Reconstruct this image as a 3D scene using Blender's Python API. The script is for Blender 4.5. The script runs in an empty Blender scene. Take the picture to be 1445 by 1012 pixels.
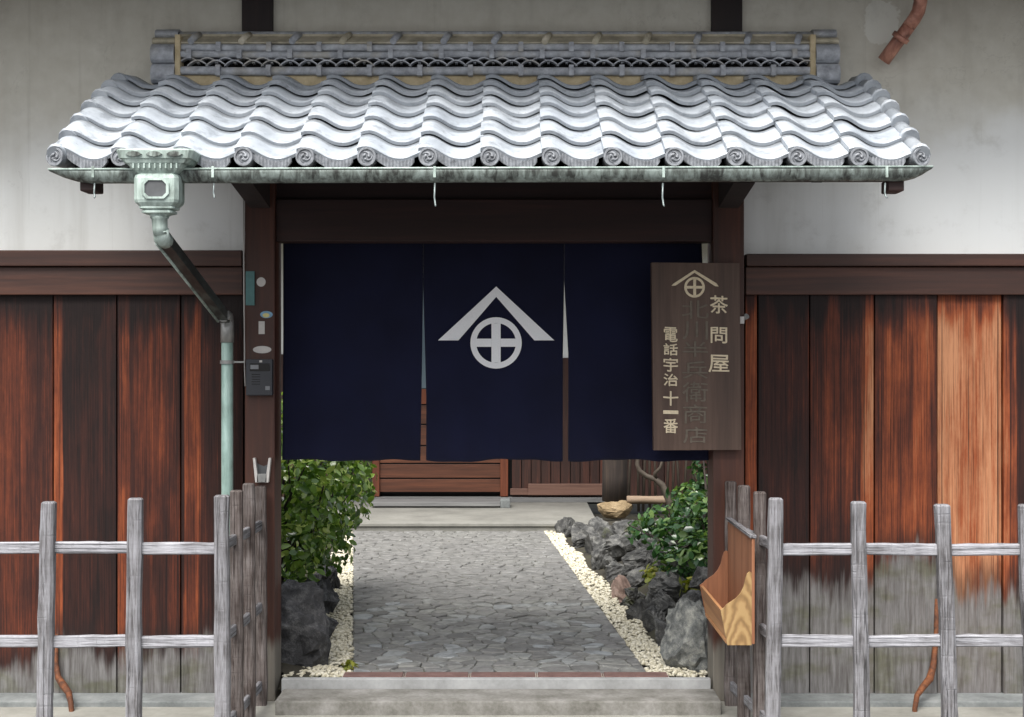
import bpy, bmesh, math, random
from mathutils import Vector, Matrix, noise as mnoise
random.seed(11)
S = bpy.context.scene
COL = S.collection
PI = math.pi

# ------------------------------------------------------------------ camera, sky, sun, exposure
F_PX, CX, CY, CAMY, CAMZ = 2007.0, 722.5, 506.0, -6.5, 1.547
cam = bpy.data.cameras.new('camera'); cam.lens = 50.0; cam.sensor_width = 36.0
cam.clip_end = 2000
cam_o = bpy.data.objects.new('camera', cam); COL.objects.link(cam_o)
cam_o.location = (0, CAMY, CAMZ); cam_o.rotation_euler = (PI/2, 0, 0)
S.camera = cam_o

SUN_EL, SUN_AZ = math.radians(59), math.radians(200)      # azimuth from +Y towards +X: behind the camera, a little left
w = bpy.data.worlds.new('World'); S.world = w; w.use_nodes = True
wn = w.node_tree; bg = wn.nodes['Background']
sky = wn.nodes.new('ShaderNodeTexSky'); sky.sky_type = 'NISHITA'; sky.sun_disc = False
sky.sun_elevation = SUN_EL; sky.sun_rotation = SUN_AZ
sky.air_density = 1.0; sky.dust_density = 4.0; sky.ozone_density = 1.0
hsv = wn.nodes.new('ShaderNodeHueSaturation'); hsv.inputs['Saturation'].default_value = 0.30
wn.links.new(sky.outputs[0], hsv.inputs['Color']); wn.links.new(hsv.outputs[0], bg.inputs[0])
bg.inputs[1].default_value = 0.12
sun = bpy.data.lights.new('sun', 'SUN'); sun.energy = 3.3; sun.angle = math.radians(44); sun.color = (1, .97, .92)
sun_o = bpy.data.objects.new('sun', sun); COL.objects.link(sun_o)
sd = Vector((math.sin(SUN_AZ)*math.cos(SUN_EL), math.cos(SUN_AZ)*math.cos(SUN_EL), math.sin(SUN_EL)))
sun_o.rotation_euler = sd.to_track_quat('Z', 'Y').to_euler(); sun_o.location = (0, -4, 8)
S.view_settings.view_transform = 'Standard'; S.view_settings.look = 'None'
S.view_settings.gamma = 1; S.view_settings.use_curve_mapping = False
S.view_settings.exposure = 0.88
S.render.engine = 'CYCLES'

# ------------------------------------------------------------------ helpers
def P(px, py, y):
    d = y - CAMY
    return Vector(((px-CX)*d/F_PX, y, CAMZ-(py-CY)*d/F_PX))
def XX(px, y): return (px-CX)*(y-CAMY)/F_PX
def ZZ(py, y): return CAMZ-(py-CY)*(y-CAMY)/F_PX
def s2l(r, g, b):
    f = lambda c: (c/255/12.92) if c/255 <= .04045 else ((c/255+.055)/1.055)**2.4
    return (f(r), f(g), f(b), 1)

class MB:
    def __init__(self): self.v = []; self.f = []; self.sm = []
    def add(self, vs, fs, smooth=False):
        o = len(self.v); self.v += [Vector(p) for p in vs]
        self.f += [tuple(i+o for i in f) for f in fs]; self.sm += [smooth]*len(fs); return self
    def box(self, x0, x1, y0, y1, z0, z1, bev=0.0):
        bm = bmesh.new(); bmesh.ops.create_cube(bm, size=1)
        for v in bm.verts:
            v.co = Vector(((x0+x1)/2+v.co.x*(x1-x0), (y0+y1)/2+v.co.y*(y1-y0), (z0+z1)/2+v.co.z*(z1-z0)))
        if bev > 0: bmesh.ops.bevel(bm, geom=bm.edges[:], offset=bev, segments=2, affect='EDGES', profile=.6)
        bm.verts.index_update()
        self.add([v.co.copy() for v in bm.verts], [[v.index for v in f.verts] for f in bm.faces]); bm.free(); return self
    def loft(self, secs, caps=True, smooth=False, closed=True):
        n = len(secs[0]); vs = [p for s in secs for p in s]; fs = []
        for i in range(len(secs)-1):
            for j in range(n if closed else n-1):
                k = (j+1) % n
                fs.append((i*n+j, i*n+k, (i+1)*n+k, (i+1)*n+j))
        self.add(vs, fs, smooth)
        if caps:
            o = len(self.v)-len(vs)
            self.f += [tuple(o+j for j in reversed(range(n))), tuple(o+(len(secs)-1)*n+j for j in range(n))]; self.sm += [False, False]
        return self
    def tube(self, pts, r, n=10, caps=True, smooth=True, rot=0.0):
        pts = [Vector(p) for p in pts]; secs = []; u = None
        for i, p in enumerate(pts):
            t = (pts[min(i+1, len(pts)-1)]-pts[max(i-1, 0)]).normalized()
            if u is None:
                u = t.orthogonal() if abs(t.z) < .99 else Vector((1, 0, 0))
                if abs(t.z) < .99: u = t.cross(Vector((0, 0, 1))).normalized()
            u = (u-t*u.dot(t)).normalized(); b = t.cross(u)
            rr = r[i] if isinstance(r, (list, tuple)) else r
            secs.append([p+(u*math.cos(a+rot)+b*math.sin(a+rot))*rr for a in [2*PI*k/n for k in range(n)]])
        return self.loft(secs, caps, smooth)
    def ring(self, c, r0, r1, y0, y1, n=20):     # ring around the y axis
        secs = []
        for (r, y) in ((r0, y0), (r1, y0), (r1, y1), (r0, y1), (r0, y0)):
            secs.append([Vector((c[0]+r*math.cos(2*PI*k/n), y, c[1]+r*math.sin(2*PI*k/n))) for k in range(n)])
        return self.loft(secs, False, False)
    def disc(self, c, r, y0, y1, n=20):
        return self.loft([[Vector((c[0]+r*math.cos(2*PI*k/n), y, c[1]+r*math.sin(2*PI*k/n))) for k in range(n)] for y in (y1, y0)])
    def prism(self, poly, y0, y1):               # polygon in xz, thickness in y
        return self.loft([[Vector((x, y, z)) for x, z in poly] for y in (y0, y1)])
    def mesh(self, name, mat, origin=Vector((0, 0, 0))):
        m = bpy.data.meshes.new(name)
        m.from_pydata([tuple(p-origin) for p in self.v], [], self.f)
        m.polygons.foreach_set('use_smooth', self.sm)
        bm = bmesh.new(); bm.from_mesh(m); bmesh.ops.recalc_face_normals(bm, faces=bm.faces); bm.to_mesh(m); bm.free()
        m.materials.append(mat); m.update(); return m
    def center(self):
        lo = Vector([min(p[i] for p in self.v) for i in range(3)]); hi = Vector([max(p[i] for p in self.v) for i in range(3)])
        return (lo+hi)/2

WL = {}                                           # world location of every object (no rotation on parents)
def wl(o): return WL.get(o.name, Vector((0, 0, 0))) if o else Vector((0, 0, 0))
def tag(o, label=None, cat=None, group=None, kind=None):
    if label: o['label'] = label
    if cat: o['category'] = cat
    if group: o['group'] = group
    if kind: o['kind'] = kind
    return o
def obj(name, mb, mat, parent=None, color=None, kind=None):
    c = mb.center(); m = mb.mesh(name, mat, c)
    o = bpy.data.objects.new(name, m); COL.objects.link(o); WL[o.name] = c
    o.parent = parent; o.location = c-wl(parent)
    if color: o.color = color
    if kind: o['kind'] = kind
    return o
def inst(name, me, parent, M, color=None):        # shared mesh placed with a world matrix
    o = bpy.data.objects.new(name, me); COL.objects.link(o); WL[o.name] = M.translation.copy()
    o.parent = parent
    o.matrix_local = Matrix.Translation(-wl(parent)) @ M
    if color: o.color = color
    return o
def thing(name, loc, label, cat, group=None):
    o = bpy.data.objects.new(name, None); COL.objects.link(o); o.location = loc; o.empty_display_size = .1
    WL[o.name] = Vector(loc); return tag(o, label, cat, group)

# ------------------------------------------------------------------ materials
class NT:
    def __init__(self, name):
        self.m = bpy.data.materials.new(name); self.m.use_nodes = True; self.t = self.m.node_tree
        self.b = self.t.nodes['Principled BSDF']
    def n(self, t, **k):
        x = self.t.nodes.new('ShaderNode'+t)
        for a, b in k.items(): setattr(x, a, b)
        return x
    def put(self, sock, v):
        if isinstance(v, bpy.types.NodeSocket): self.t.links.new(v, sock)
        else:
            if isinstance(v, tuple) and len(v) == 3 and sock.type == 'RGBA': v = (*v, 1)
            sock.default_value = v
    def obj(self, rnd=True):
        tc = self.n('TexCoord').outputs['Object']
        if not rnd: return tc
        oi = self.n('ObjectInfo').outputs['Random']
        s = self.math('MULTIPLY', oi, 53.0)
        return self.vm('ADD', tc, self.comb(s, s, s))
    def pos(self): return self.n('NewGeometry').outputs['Position']
    def comb(self, x, y, z):
        c = self.n('CombineXYZ')
        for i, v in enumerate((x, y, z)): self.put(c.inputs[i], v)
        return c.outputs[0]
    def sep(self, v):
        s = self.n('SeparateXYZ'); self.put(s.inputs[0], v); return s.outputs
    def vm(self, op, a, b):
        v = self.n('VectorMath', operation=op); self.put(v.inputs[0], a); self.put(v.inputs[1], b); return v.outputs[0]
    def math(self, op, a, b=0.0, clamp=False):
        v = self.n('Math', operation=op, use_clamp=clamp); self.put(v.inputs[0], a); self.put(v.inputs[1], b); return v.outputs[0]
    def noise(self, vec, scale=1.0, detail=4, rough=.55, dist=0.0):
        x = self.n('TexNoise'); self.put(x.inputs['Vector'], vec); x.inputs['Scale'].default_value = scale
        x.inputs['Detail'].default_value = detail; x.inputs['Roughness'].default_value = rough; x.inputs['Distortion'].default_value = dist
        return x.outputs['Fac']
    def sc(self, vec, s): return self.vm('MULTIPLY', vec, s)
    def ramp(self, fac, stops):
        r = self.n('ValToRGB'); self.put(r.inputs[0], fac); e = r.color_ramp.elements
        while len(e) < len(stops): e.new(.5)
        for el, (p, c) in zip(e, stops):
            el.position = p; el.color = c if isinstance(c, tuple) else (c, c, c, 1)
        return r.outputs[0]
    def smooth(self, v, a, b):
        m = self.n('MapRange', interpolation_type='SMOOTHSTEP'); self.put(m.inputs[0], v)
        m.inputs[1].default_value = a; m.inputs[2].default_value = b; return m.outputs[0]
    def mix(self, f, a, b, mode='MIX'):
        x = self.n('Mix', data_type='RGBA', blend_type=mode); self.put(x.inputs[0], f); self.put(x.inputs[6], a); self.put(x.inputs[7], b); return x.outputs[2]
    def bump(self, h, strength=.4, dist=.004):
        b = self.n('Bump'); b.inputs['Strength'].default_value = strength; b.inputs['Distance'].default_value = dist
        self.put(b.inputs['Height'], h); self.t.links.new(b.outputs[0], self.b.inputs['Normal'])
    def out(self, col, rough=.7, metal=0.0, spec=None):
        self.put(self.b.inputs['Base Color'], col); self.put(self.b.inputs['Roughness'], rough); self.put(self.b.inputs['Metallic'], metal)
        if spec is not None: self.b.inputs['Specular IOR Level'].default_value = spec
        return self.m

M = {}
def plain(name, c, rough=.6, metal=0.0, var=.12, sc=30.0, bump=.1, spec=None):
    t = NT(name); n = t.noise(t.obj(), sc, 5)
    a = tuple(x*(1-var*1.4) for x in c[:3])+(1,); b = tuple(min(1, x*(1+var)) for x in c[:3])+(1,)
    if bump: t.bump(n, bump, .002)
    M[name] = t.out(t.ramp(n, [(.25, a), (.75, b)]), rough, metal, spec); return M[name]

def wood(name, dark, mid, light, axis='z', grain=1.0, rough=.6, bump=.5, grey=None, spec=None):
    """streaky wood along one axis; grey = (z, height of the ragged edge, colour): bleached below world height z"""
    t = NT(name); v = t.obj()
    f = {'x': (.05, 1, 1), 'y': (1, .05, 1), 'z': (1, 1, .05)}[axis]
    a = t.noise(t.sc(v, tuple(k*9*grain for k in f)), 1, 6, .65, .3)
    b = t.noise(t.sc(v, tuple(k*55*grain for k in f)), 1, 4, .6)
    h = t.math('ADD', t.math('MULTIPLY', a, .68), t.math('MULTIPLY', b, .32))
    c = t.ramp(h, [(.30, dark), (.5, mid), (.70, light)])
    if grey:
        z = t.sep(t.pos())[2]
        e = t.math('ADD', z, t.math('MULTIPLY', t.math('SUBTRACT', t.noise(t.sc(t.pos(), (30, 30, 1.5)), 1, 4), .5), grey[1]*2))
        c = t.mix(t.smooth(e, grey[0]+.04, grey[0]-.04), c, t.mix(b, grey[2], tuple(x*.45 for x in grey[2][:3])+(1,)))
    t.bump(h, bump, .004)
    M[name] = t.out(c, rough, 0, spec); return M[name]

# plank boards: obj.color = (tone, strip position, strip strength, height of the bleached foot)
def plank_mat():
    t = NT('plank_wood'); v = t.obj(); loc = t.sep(t.obj(False)); p = t.pos(); pz = t.sep(p)[2]
    oi = t.n('ObjectInfo'); cs = t.n('SeparateColor'); t.t.links.new(oi.outputs['Color'], cs.inputs[0])
    tone, spos, sstr, gz = cs.outputs[0], cs.outputs[1], cs.outputs[2], oi.outputs['Alpha']
    big = t.noise(t.sc(v, (7, 1, .45)), 1, 3, .5, .4)
    med = t.noise(t.sc(v, (34, 4, .75)), 1, 8, .74, .25)
    fine = t.noise(t.sc(v, (150, 10, 2.2)), 1, 4, .6)
    blot = t.noise(t.sc(v, (5.5, 1, 1.5)), 1, 7, .72)
    h = t.math('ADD', t.math('ADD', t.math('MULTIPLY', big, .42), t.math('MULTIPLY', med, .48)), t.math('MULTIPLY', t.math('SUBTRACT', fine, .2), .42))
    h = t.math('ADD', h, t.math('MULTIPLY', t.math('SUBTRACT', blot, .5), .72))
    h = t.math('ADD', h, t.math('SUBTRACT', tone, .69))
    # a brighter strip of sapwood
    wob = t.math('MULTIPLY', t.math('SUBTRACT', t.noise(t.sc(v, (0, 0, 2.0)), 1, 3), .5), .03)
    dx = t.math('ABSOLUTE', t.math('SUBTRACT', t.math('ADD', loc[0], wob), t.math('MULTIPLY', t.math('SUBTRACT', spos, .5), .30)))
    st = t.math('MULTIPLY', t.smooth(dx, .045, .034), sstr)
    h = t.math('ADD', h, t.math('MULTIPLY', st, .42))
    # damp dark stain under the rail
    top = t.math('ADD', pz, t.math('MULTIPLY', t.math('SUBTRACT', t.noise(t.sc(v, (16, 1, .8)), 1, 3), .5), .55))
    h = t.math('SUBTRACT', h, t.math('MULTIPLY', t.smooth(top, 1.66, 1.84), .30))
    c = t.ramp(h, [(.20, s2l(32, 22, 21)), (.40, s2l(60, 33, 27)), (.54, s2l(97, 49, 33)), (.70, s2l(148, 77, 45)), (.92, s2l(190, 134, 98))])
    fg = t.noise(t.sc(v, (330, 10, 3.2)), 1, 5, .7)
    c = t.mix(1.0, c, t.ramp(fg, [(.34, .34), (.50, .95), (.75, 1.0)]), 'MULTIPLY')
    ln = t.noise(t.sc(v, (75, 1, .30)), 1, 3, .5)
    c = t.mix(t.math('MULTIPLY', t.smooth(ln, .60, .66), .75), c, s2l(30, 20, 19))
    # black foot then bleached grey foot with a ragged, dripping edge
    e = t.math('ADD', pz, t.math('MULTIPLY', t.math('SUBTRACT', t.noise(t.sc(p, (24, 1, .8)), 1, 7, .75), .5), .34))
    e = t.math('ADD', e, t.math('MULTIPLY', t.math('SUBTRACT', t.noise(t.sc(p, (4, 1, 1.0)), 1, 4, .65), .5), .62))
    c = t.mix(t.math('MULTIPLY', t.smooth(t.math('SUBTRACT', e, gz), .16, .03), .62), c, s2l(32, 24, 24))
    gn = t.noise(t.sc(p, (60, 1, 5)), 1, 5, .65); gb = t.noise(t.sc(p, (5, 1, 9)), 1, 4)
    gc = t.mix(t.smooth(gb, .45, .7), t.ramp(gn, [(.3, s2l(82, 79, 77)), (.7, s2l(132, 131, 131))]), t.ramp(gn, [(.3, s2l(70, 70, 61)), (.7, s2l(110, 110, 96))]))
    g = t.smooth(t.math('SUBTRACT', e, gz), .05, -.07)
    c = t.mix(t.math('MULTIPLY', g, .92), c, gc)
    t.bump(t.math('ADD', t.math('MULTIPLY', med, .6), t.math('MULTIPLY', fine, .5)), .55, .006)
    M['plank'] = t.out(c, .62, 0, .25)
plank_mat()

def plaster_mat():
    t = NT('lime_plaster'); p = t.pos(); x, y, z = t.sep(p)
    a = t.noise(p, 1.7, 5, .6); b = t.noise(p, 14, 5, .6); s = t.noise(t.sc(p, (7, 1, .7)), 1, 4)
    c = t.ramp(a, [(.3, s2l(230, 231, 227)), (.7, s2l(240, 242, 240))])
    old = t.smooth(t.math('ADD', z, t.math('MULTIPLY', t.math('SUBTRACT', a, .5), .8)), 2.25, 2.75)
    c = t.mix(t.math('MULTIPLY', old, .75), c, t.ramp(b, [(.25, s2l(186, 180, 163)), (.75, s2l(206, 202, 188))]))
    c = t.mix(t.math('MULTIPLY', t.smooth(s, .5, .75), .22), c, s2l(150, 145, 132))
    def patch(cx, cz, rx, rz, col, f, amp, sf=.06):
        d = t.n('VectorMath', operation='LENGTH')
        q = t.vm('MULTIPLY', t.vm('SUBTRACT', p, (cx, 0, cz)), (1/rx, 0, 1/rz)); t.put(d.inputs[0], q)
        r = t.math('ADD', d.outputs['Value'], t.math('MULTIPLY', t.math('SUBTRACT', t.noise(p, 5 if rx > .3 else 16, 4), .5), amp))
        return t.mix(t.math('MULTIPLY', t.smooth(r, 1.0+sf, 1.0-sf), f), c, col)
    c = patch(1.69, 3.08, .09, .10, s2l(228, 228, 220), .85, 1.5)
    c = patch(1.715, 2.895, .05, .035, s2l(228, 226, 216), .4, 1.6, .2)
    c = patch(2.55, 2.0, .95, .68, s2l(242, 245, 245), .5, .5, .12)
    s2 = t.noise(t.sc(p, (16, 1, .5)), 1, 5, .7); m2 = t.noise(p, 5, 7, .7)
    c = t.mix(t.math('MULTIPLY', t.smooth(s2, .56, .74), .16), c, s2l(128, 122, 108))
    c = t.mix(t.math('MULTIPLY', t.smooth(m2, .52, .68), .16), c, s2l(140, 136, 124))
    cr = t.math('ABSOLUTE', t.math('SUBTRACT', t.noise(p, 1.1, 6, .62, .4), .5))
    c = t.mix(t.math('MULTIPLY', t.math('MULTIPLY', t.smooth(cr, .0035, .001), t.smooth(t.noise(p, .9, 2), .5, .6)), .12), c, s2l(110, 104, 94))
    t.bump(t.math('ADD', t.math('MULTIPLY', a, .6), t.math('MULTIPLY', t.math('ADD', b, m2), .25)), .3, .01)
    M['plaster'] = t.out(c, .9)
plaster_mat()

def tile_mat():
    t = NT('smoked_tile'); v = t.obj(); oi = t.n('ObjectInfo').outputs['Random']
    a = t.noise(t.sc(v, (6, 4, 6)), 1, 4); b = t.noise(v, 40, 5, .65); g = t.noise(t.sc(v, (70, 3, 70)), 1, 3)
    c = t.ramp(t.math('ADD', t.math('MULTIPLY', a, .7), t.math('MULTIPLY', b, .3)), [(.3, s2l(146, 153, 161)), (.7, s2l(202, 208, 214))])
    c = t.mix(t.math('MULTIPLY', oi, .5), c, s2l(158, 167, 178))
    c = t.mix(t.math('MULTIPLY', t.smooth(b, .6, .75), .5), c, s2l(98, 98, 96))
    pt = t.noise(v, 9, 6, .7); ly = t.sep(t.obj(False))[1]
    c = t.mix(t.math('MULTIPLY', t.smooth(pt, .50, .66), .62), c, s2l(122, 128, 136))
    c = t.mix(t.math('MULTIPLY', t.smooth(t.noise(v, 22, 6, .75), .58, .68), .55), c, s2l(96, 99, 102))
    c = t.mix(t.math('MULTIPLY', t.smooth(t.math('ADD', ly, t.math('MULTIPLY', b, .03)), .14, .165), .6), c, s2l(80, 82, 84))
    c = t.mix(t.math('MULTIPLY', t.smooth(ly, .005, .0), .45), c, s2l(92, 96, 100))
    t.bump(t.math('ADD', b, t.math('MULTIPLY', g, .5)), .2, .004)
    M['tile'] = t.out(c, t.ramp(b, [(.2, .34), (.8, .52)]), .12, .6)
    t = NT('old_ridge_tile'); v = t.obj(); b = t.noise(v, 25, 5, .65); a = t.noise(v, 6, 4)
    c = t.ramp(b, [(.3, s2l(140, 143, 149)), (.7, s2l(196, 200, 206))])
    c = t.mix(t.math('MULTIPLY', t.smooth(a, .5, .68), .55), c, s2l(178, 170, 152))
    t.bump(b, .3, .003); M['ridge_tile'] = t.out(c, .6, .1)
    t = NT('eave_end_tile'); v = t.obj(); b = t.noise(v, 45, 5, .65)
    t.bump(b, .3, .003); M['tile_end'] = t.out(t.ramp(b, [(.3, s2l(92, 94, 98)), (.7, s2l(150, 154, 160))]), .55, .1)
    t = NT('cream_mortar'); v = t.obj(); b = t.noise(v, 18, 5, .65)
    t.bump(b, .3, .004); M['mortar'] = t.out(t.ramp(b, [(.3, s2l(176, 158, 124)), (.7, s2l(212, 196, 162))]), .9)
    t = NT('weathered_mortar'); v = t.obj(); b = t.noise(v, 12, 5, .65)
    t.bump(b, .4, .006); M['mortar_old'] = t.out(t.ramp(b, [(.3, s2l(150, 143, 126)), (.5, s2l(190, 182, 160)), (.72, s2l(212, 204, 186))]), .9)
tile_mat()

def copper_mat(name, dark, mid, light, sc=(30, 30, 6), rough=.55, cut=(.36, .5, .66)):
    t = NT(name); v = t.obj(); a = t.noise(t.sc(v, sc), 1, 5, .65, .6); b = t.noise(v, 9, 4)
    h = t.math('ADD', t.math('MULTIPLY', a, .6), t.math('MULTIPLY', b, .4))
    t.bump(a, .2, .002)
    M[name] = t.out(t.ramp(h, [(cut[0], dark), (cut[1], mid), (cut[2], light)]), rough, .15)
copper_mat('verdigris', s2l(112, 122, 116), s2l(162, 178, 171), s2l(198, 212, 206))
copper_mat('mint_copper', s2l(120, 142, 134), s2l(158, 186, 177), s2l(186, 210, 202), (24, 24, 3))
copper_mat('gutter_copper', s2l(58, 60, 57), s2l(112, 120, 115), s2l(150, 162, 157), (45, 45, 9), .45, (.40, .5, .60))
copper_mat('dark_copper', s2l(40, 42, 40), s2l(58, 60, 58), s2l(92, 100, 96), (30, 6, 30), .4)
copper_mat('brown_copper', s2l(104, 68, 58), s2l(164, 112, 95), s2l(210, 156, 136), (20, 20, 12), .42)
copper_mat('rust', s2l(62, 38, 28), s2l(104, 62, 38), s2l(138, 84, 48), (30, 30, 30), .8)

wood('gate_wood', s2l(42, 24, 18), s2l(68, 37, 26), s2l(98, 55, 37), 'z', 1, .55, .4, (.26, .10, s2l(136, 130, 120)))
wood('rail_wood', s2l(36, 22, 17), s2l(62, 36, 27), s2l(94, 57, 42), 'x', 1, .55, .4)
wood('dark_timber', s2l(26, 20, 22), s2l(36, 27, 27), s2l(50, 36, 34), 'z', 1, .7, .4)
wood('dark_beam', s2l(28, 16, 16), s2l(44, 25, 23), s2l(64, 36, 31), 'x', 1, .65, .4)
wood('dark_rafter', s2l(26, 19, 18), s2l(38, 27, 25), s2l(54, 38, 34), 'y', 1, .7, .4)
FG = (s2l(90, 88, 89), s2l(124, 123, 126), s2l(152, 152, 157))
def fence_mat(name, axis, cols):
    t = NT(name); v = t.obj(); f = {'x': (.06, 1, 1), 'z': (1, 1, .06), 'y': (1, .06, 1)}[axis]; cr = {'x': (60, 3, 3), 'z': (3, 3, 60), 'y': (3, 60, 3)}[axis]
    a = t.noise(t.sc(v, tuple(k*110 for k in f)), 1, 6, .72, .3); n = t.noise(t.sc(v, cr), 1, 3, .6); b = t.noise(v, 7, 4)
    h = t.math('ADD', t.math('ADD', t.math('MULTIPLY', a, .62), t.math('MULTIPLY', b, .33)), t.math('MULTIPLY', n, .05))
    c = t.ramp(h, [(.30, tuple(x*.55 for x in cols[0][:3])+(1,)), (.41, cols[0]), (.5, cols[1]), (.62, cols[2])])
    k = t.math('MULTIPLY', t.smooth(n, .60, .68), t.smooth(a, .35, .6)); c = t.mix(t.math('MULTIPLY', k, .22), c, tuple(x*.5 for x in cols[0][:3])+(1,))
    cf = {'x': (1.2, 150, 150), 'z': (150, 150, 1.2), 'y': (150, 1.2, 150)}[axis]
    ck = t.smooth(t.noise(t.sc(v, cf), 1, 3, .5), .60, .67); c = t.mix(t.math('MULTIPLY', ck, .6), c, tuple(x*.22 for x in cols[0][:3])+(1,))
    t.bump(t.math('SUBTRACT', t.math('SUBTRACT', a, t.math('MULTIPLY', k, .3)), ck), .9, .006); M[name] = t.out(c, .85, 0, .2)
fence_mat('fence_post', 'z', FG); fence_mat('fence_rail', 'x', (s2l(112, 111, 114), s2l(150, 150, 155), s2l(178, 178, 184))); fence_mat('fence_side_rail', 'y', FG)
fence_mat('fence_brown', 'z', (s2l(66, 57, 54), s2l(98, 90, 87), s2l(128, 121, 119)))
t = NT('figured_box_end'); v = t.obj(False); n_ = t.noise(v, 9, 3); q = t.sep(v)
rr_ = t.math('ADD', t.math('MULTIPLY', t.math('POWER', t.math('ABSOLUTE', t.math('SUBTRACT', q[0], .02)), 1.4), 3.2), t.math('ADD', t.math('MULTIPLY', q[2], .45), t.math('MULTIPLY', n_, .10)))
wv = t.math('SINE', t.math('MULTIPLY', rr_, 150.0)); fn = t.noise(t.sc(v, (120, 40, 14)), 1, 4)
h_ = t.math('ADD', t.math('MULTIPLY', t.math('ADD', wv, 1.0), .32), t.math('MULTIPLY', fn, .36))
t.bump(h_, .4, .003); M['box_end'] = t.out(t.ramp(h_, [(.0, s2l(110, 84, 54)), (.35, s2l(140, 110, 70)), (.75, s2l(160, 131, 88))]), .6)
wood('box_side', s2l(110, 72, 44), s2l(158, 112, 72), s2l(184, 140, 98), 'y', 1.5, .65, .4)
wood('box_inner', s2l(98, 62, 42), s2l(132, 86, 59), s2l(156, 108, 78), 'z', 1.5, .65, .3)
wood('sign_wood', s2l(60, 45, 38), s2l(82, 63, 53), s2l(104, 84, 72), 'z', 1.2, .6, .3)
wood('door_wood', s2l(56, 34, 25), s2l(94, 57, 41), s2l(132, 82, 58), 'x', 1, .5, .3)
wood('door_stile', s2l(74, 38, 25), s2l(112, 60, 38), s2l(136, 76, 48), 'z', 1, .5, .3)
wood('house_plank', s2l(30, 20, 17), s2l(58, 34, 27), s2l(98, 56, 42), 'z', 1.6, .6, .4)
wood('house_base', s2l(78, 54, 45), s2l(110, 80, 68), s2l(134, 102, 88), 'x', 1, .6, .4)
wood('grey_board', s2l(84, 84, 84), s2l(112, 112, 112), s2l(140, 140, 138), 'x', 1, .8, .4)
wood('bark', s2l(26, 21, 19), s2l(44, 36, 32), s2l(72, 60, 51), 'z', 2.5, .9, 1.0)
wood('pale_log', s2l(92, 78, 64), s2l(126, 108, 90), s2l(152, 134, 114), 'x', 2, .8, .4)

def stone_mat(name, a, b, c3, sc=8, bump=.5, rough=.85, moss=None, world=False):
    t = NT(name); v = t.pos() if world else t.obj(); n = t.noise(v, sc, 7, .62); f = t.noise(v, sc*9, 4, .6)
    h = t.math('ADD', t.math('MULTIPLY', n, .75), t.math('MULTIPLY', f, .25))
    c = t.ramp(h, [(.32, a), (.5, b), (.68, c3)])
    if moss: c = t.mix(t.math('MULTIPLY', t.smooth(t.noise(v, moss[1], 4), moss[2], moss[2]+.12), .8), c, moss[0])
    t.bump(h, bump, .012); M[name] = t.out(c, rough); return M[name]
stone_mat('rock_dark', s2l(34, 34, 35), s2l(70, 70, 69), s2l(126, 125, 121), 16, 1.0, .75, (s2l(72, 76, 40), 5, .62))
stone_mat('rock_black', s2l(30, 30, 32), s2l(56, 56, 58), s2l(112, 112, 112), 16, 1.2, .7)
stone_mat('rock_red', s2l(92, 74, 68), s2l(140, 118, 108), s2l(168, 150, 140), 9, .6)
stone_mat('rock_mottled', s2l(52, 54, 54), s2l(104, 106, 104), s2l(160, 160, 152), 26, .8, .8)
stone_mat('granite_step', s2l(128, 129, 128), s2l(150, 151, 151), s2l(168, 169, 169), 5, .12, .85)
stone_mat('granite_old', s2l(82, 80, 73), s2l(116, 114, 109), s2l(144, 142, 139), 7, .3, .9)
stone_mat('footing', s2l(92, 95, 95), s2l(116, 120, 120), s2l(138, 141, 140), 7, .25, .9)
stone_mat('concrete', s2l(104, 103, 98), s2l(122, 121, 115), s2l(136, 135, 129), 3, .12, .9)
stone_mat('street_paving', s2l(112, 111, 105), s2l(138, 137, 130), s2l(156, 156, 149), 2.2, .15, .9, None, True)
stone_mat('soil_moss', s2l(34, 31, 26), s2l(54, 50, 40), s2l(60, 62, 40), 5, .8, .95, (s2l(70, 78, 34), 3, .56), True)
stone_mat('path_joint', s2l(80, 80, 74), s2l(100, 99, 93), s2l(114, 113, 106), 10, .4, .95, (s2l(70, 74, 40), 2.2, .56), True)
stone_mat('asphalt', s2l(58, 58, 60), s2l(70, 70, 72), s2l(84, 84, 86), 40, .5, .9, None, True)
stone_mat('brick_red', s2l(84, 62, 58), s2l(104, 78, 73), s2l(122, 96, 90), 16, .3, .85)
stone_mat('base_stone', s2l(92, 78, 56), s2l(126, 108, 80), s2l(150, 132, 104), 12, .5, .85)
def pave_mat():
    t = NT('paving_stone'); v = t.obj(); oi = t.n('ObjectInfo').outputs['Random']; p = t.pos()
    n = t.noise(v, 14, 6, .62); wv = t.noise(t.sc(v, (10, 30, 10)), 1, 4, .6, .8)
    pw = t.noise(p, 30, 4, .5)
    base = t.ramp(t.math('ADD', t.math('MULTIPLY', oi, .65), t.math('MULTIPLY', t.noise(p, 1.3, 3), .35)), [(.15, s2l(104, 103, 100)), (.42, s2l(120, 119, 117)), (.65, s2l(132, 132, 127)), (.85, s2l(147, 151, 153))])
    c = t.mix(t.math('MULTIPLY', t.smooth(n, .60, .36), .6), base, s2l(86, 86, 84))
    c = t.mix(t.math('MULTIPLY', t.smooth(wv, .56, .68), .4), c, s2l(172, 174, 172))
    t.bump(t.math('ADD', t.math('MULTIPLY', wv, .7), t.math('MULTIPLY', pw, .5)), .9, .012); M['pave'] = t.out(c, .62, 0, .4)
pave_mat()
def pebble_mat():
    t = NT('white_pebble'); v = t.pos(); n = t.noise(v, 45, 3)
    M['pebble'] = t.out(t.ramp(n, [(.3, s2l(168, 160, 134)), (.5, s2l(200, 194, 174)), (.7, s2l(220, 215, 200))]), .7)
pebble_mat()
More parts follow.
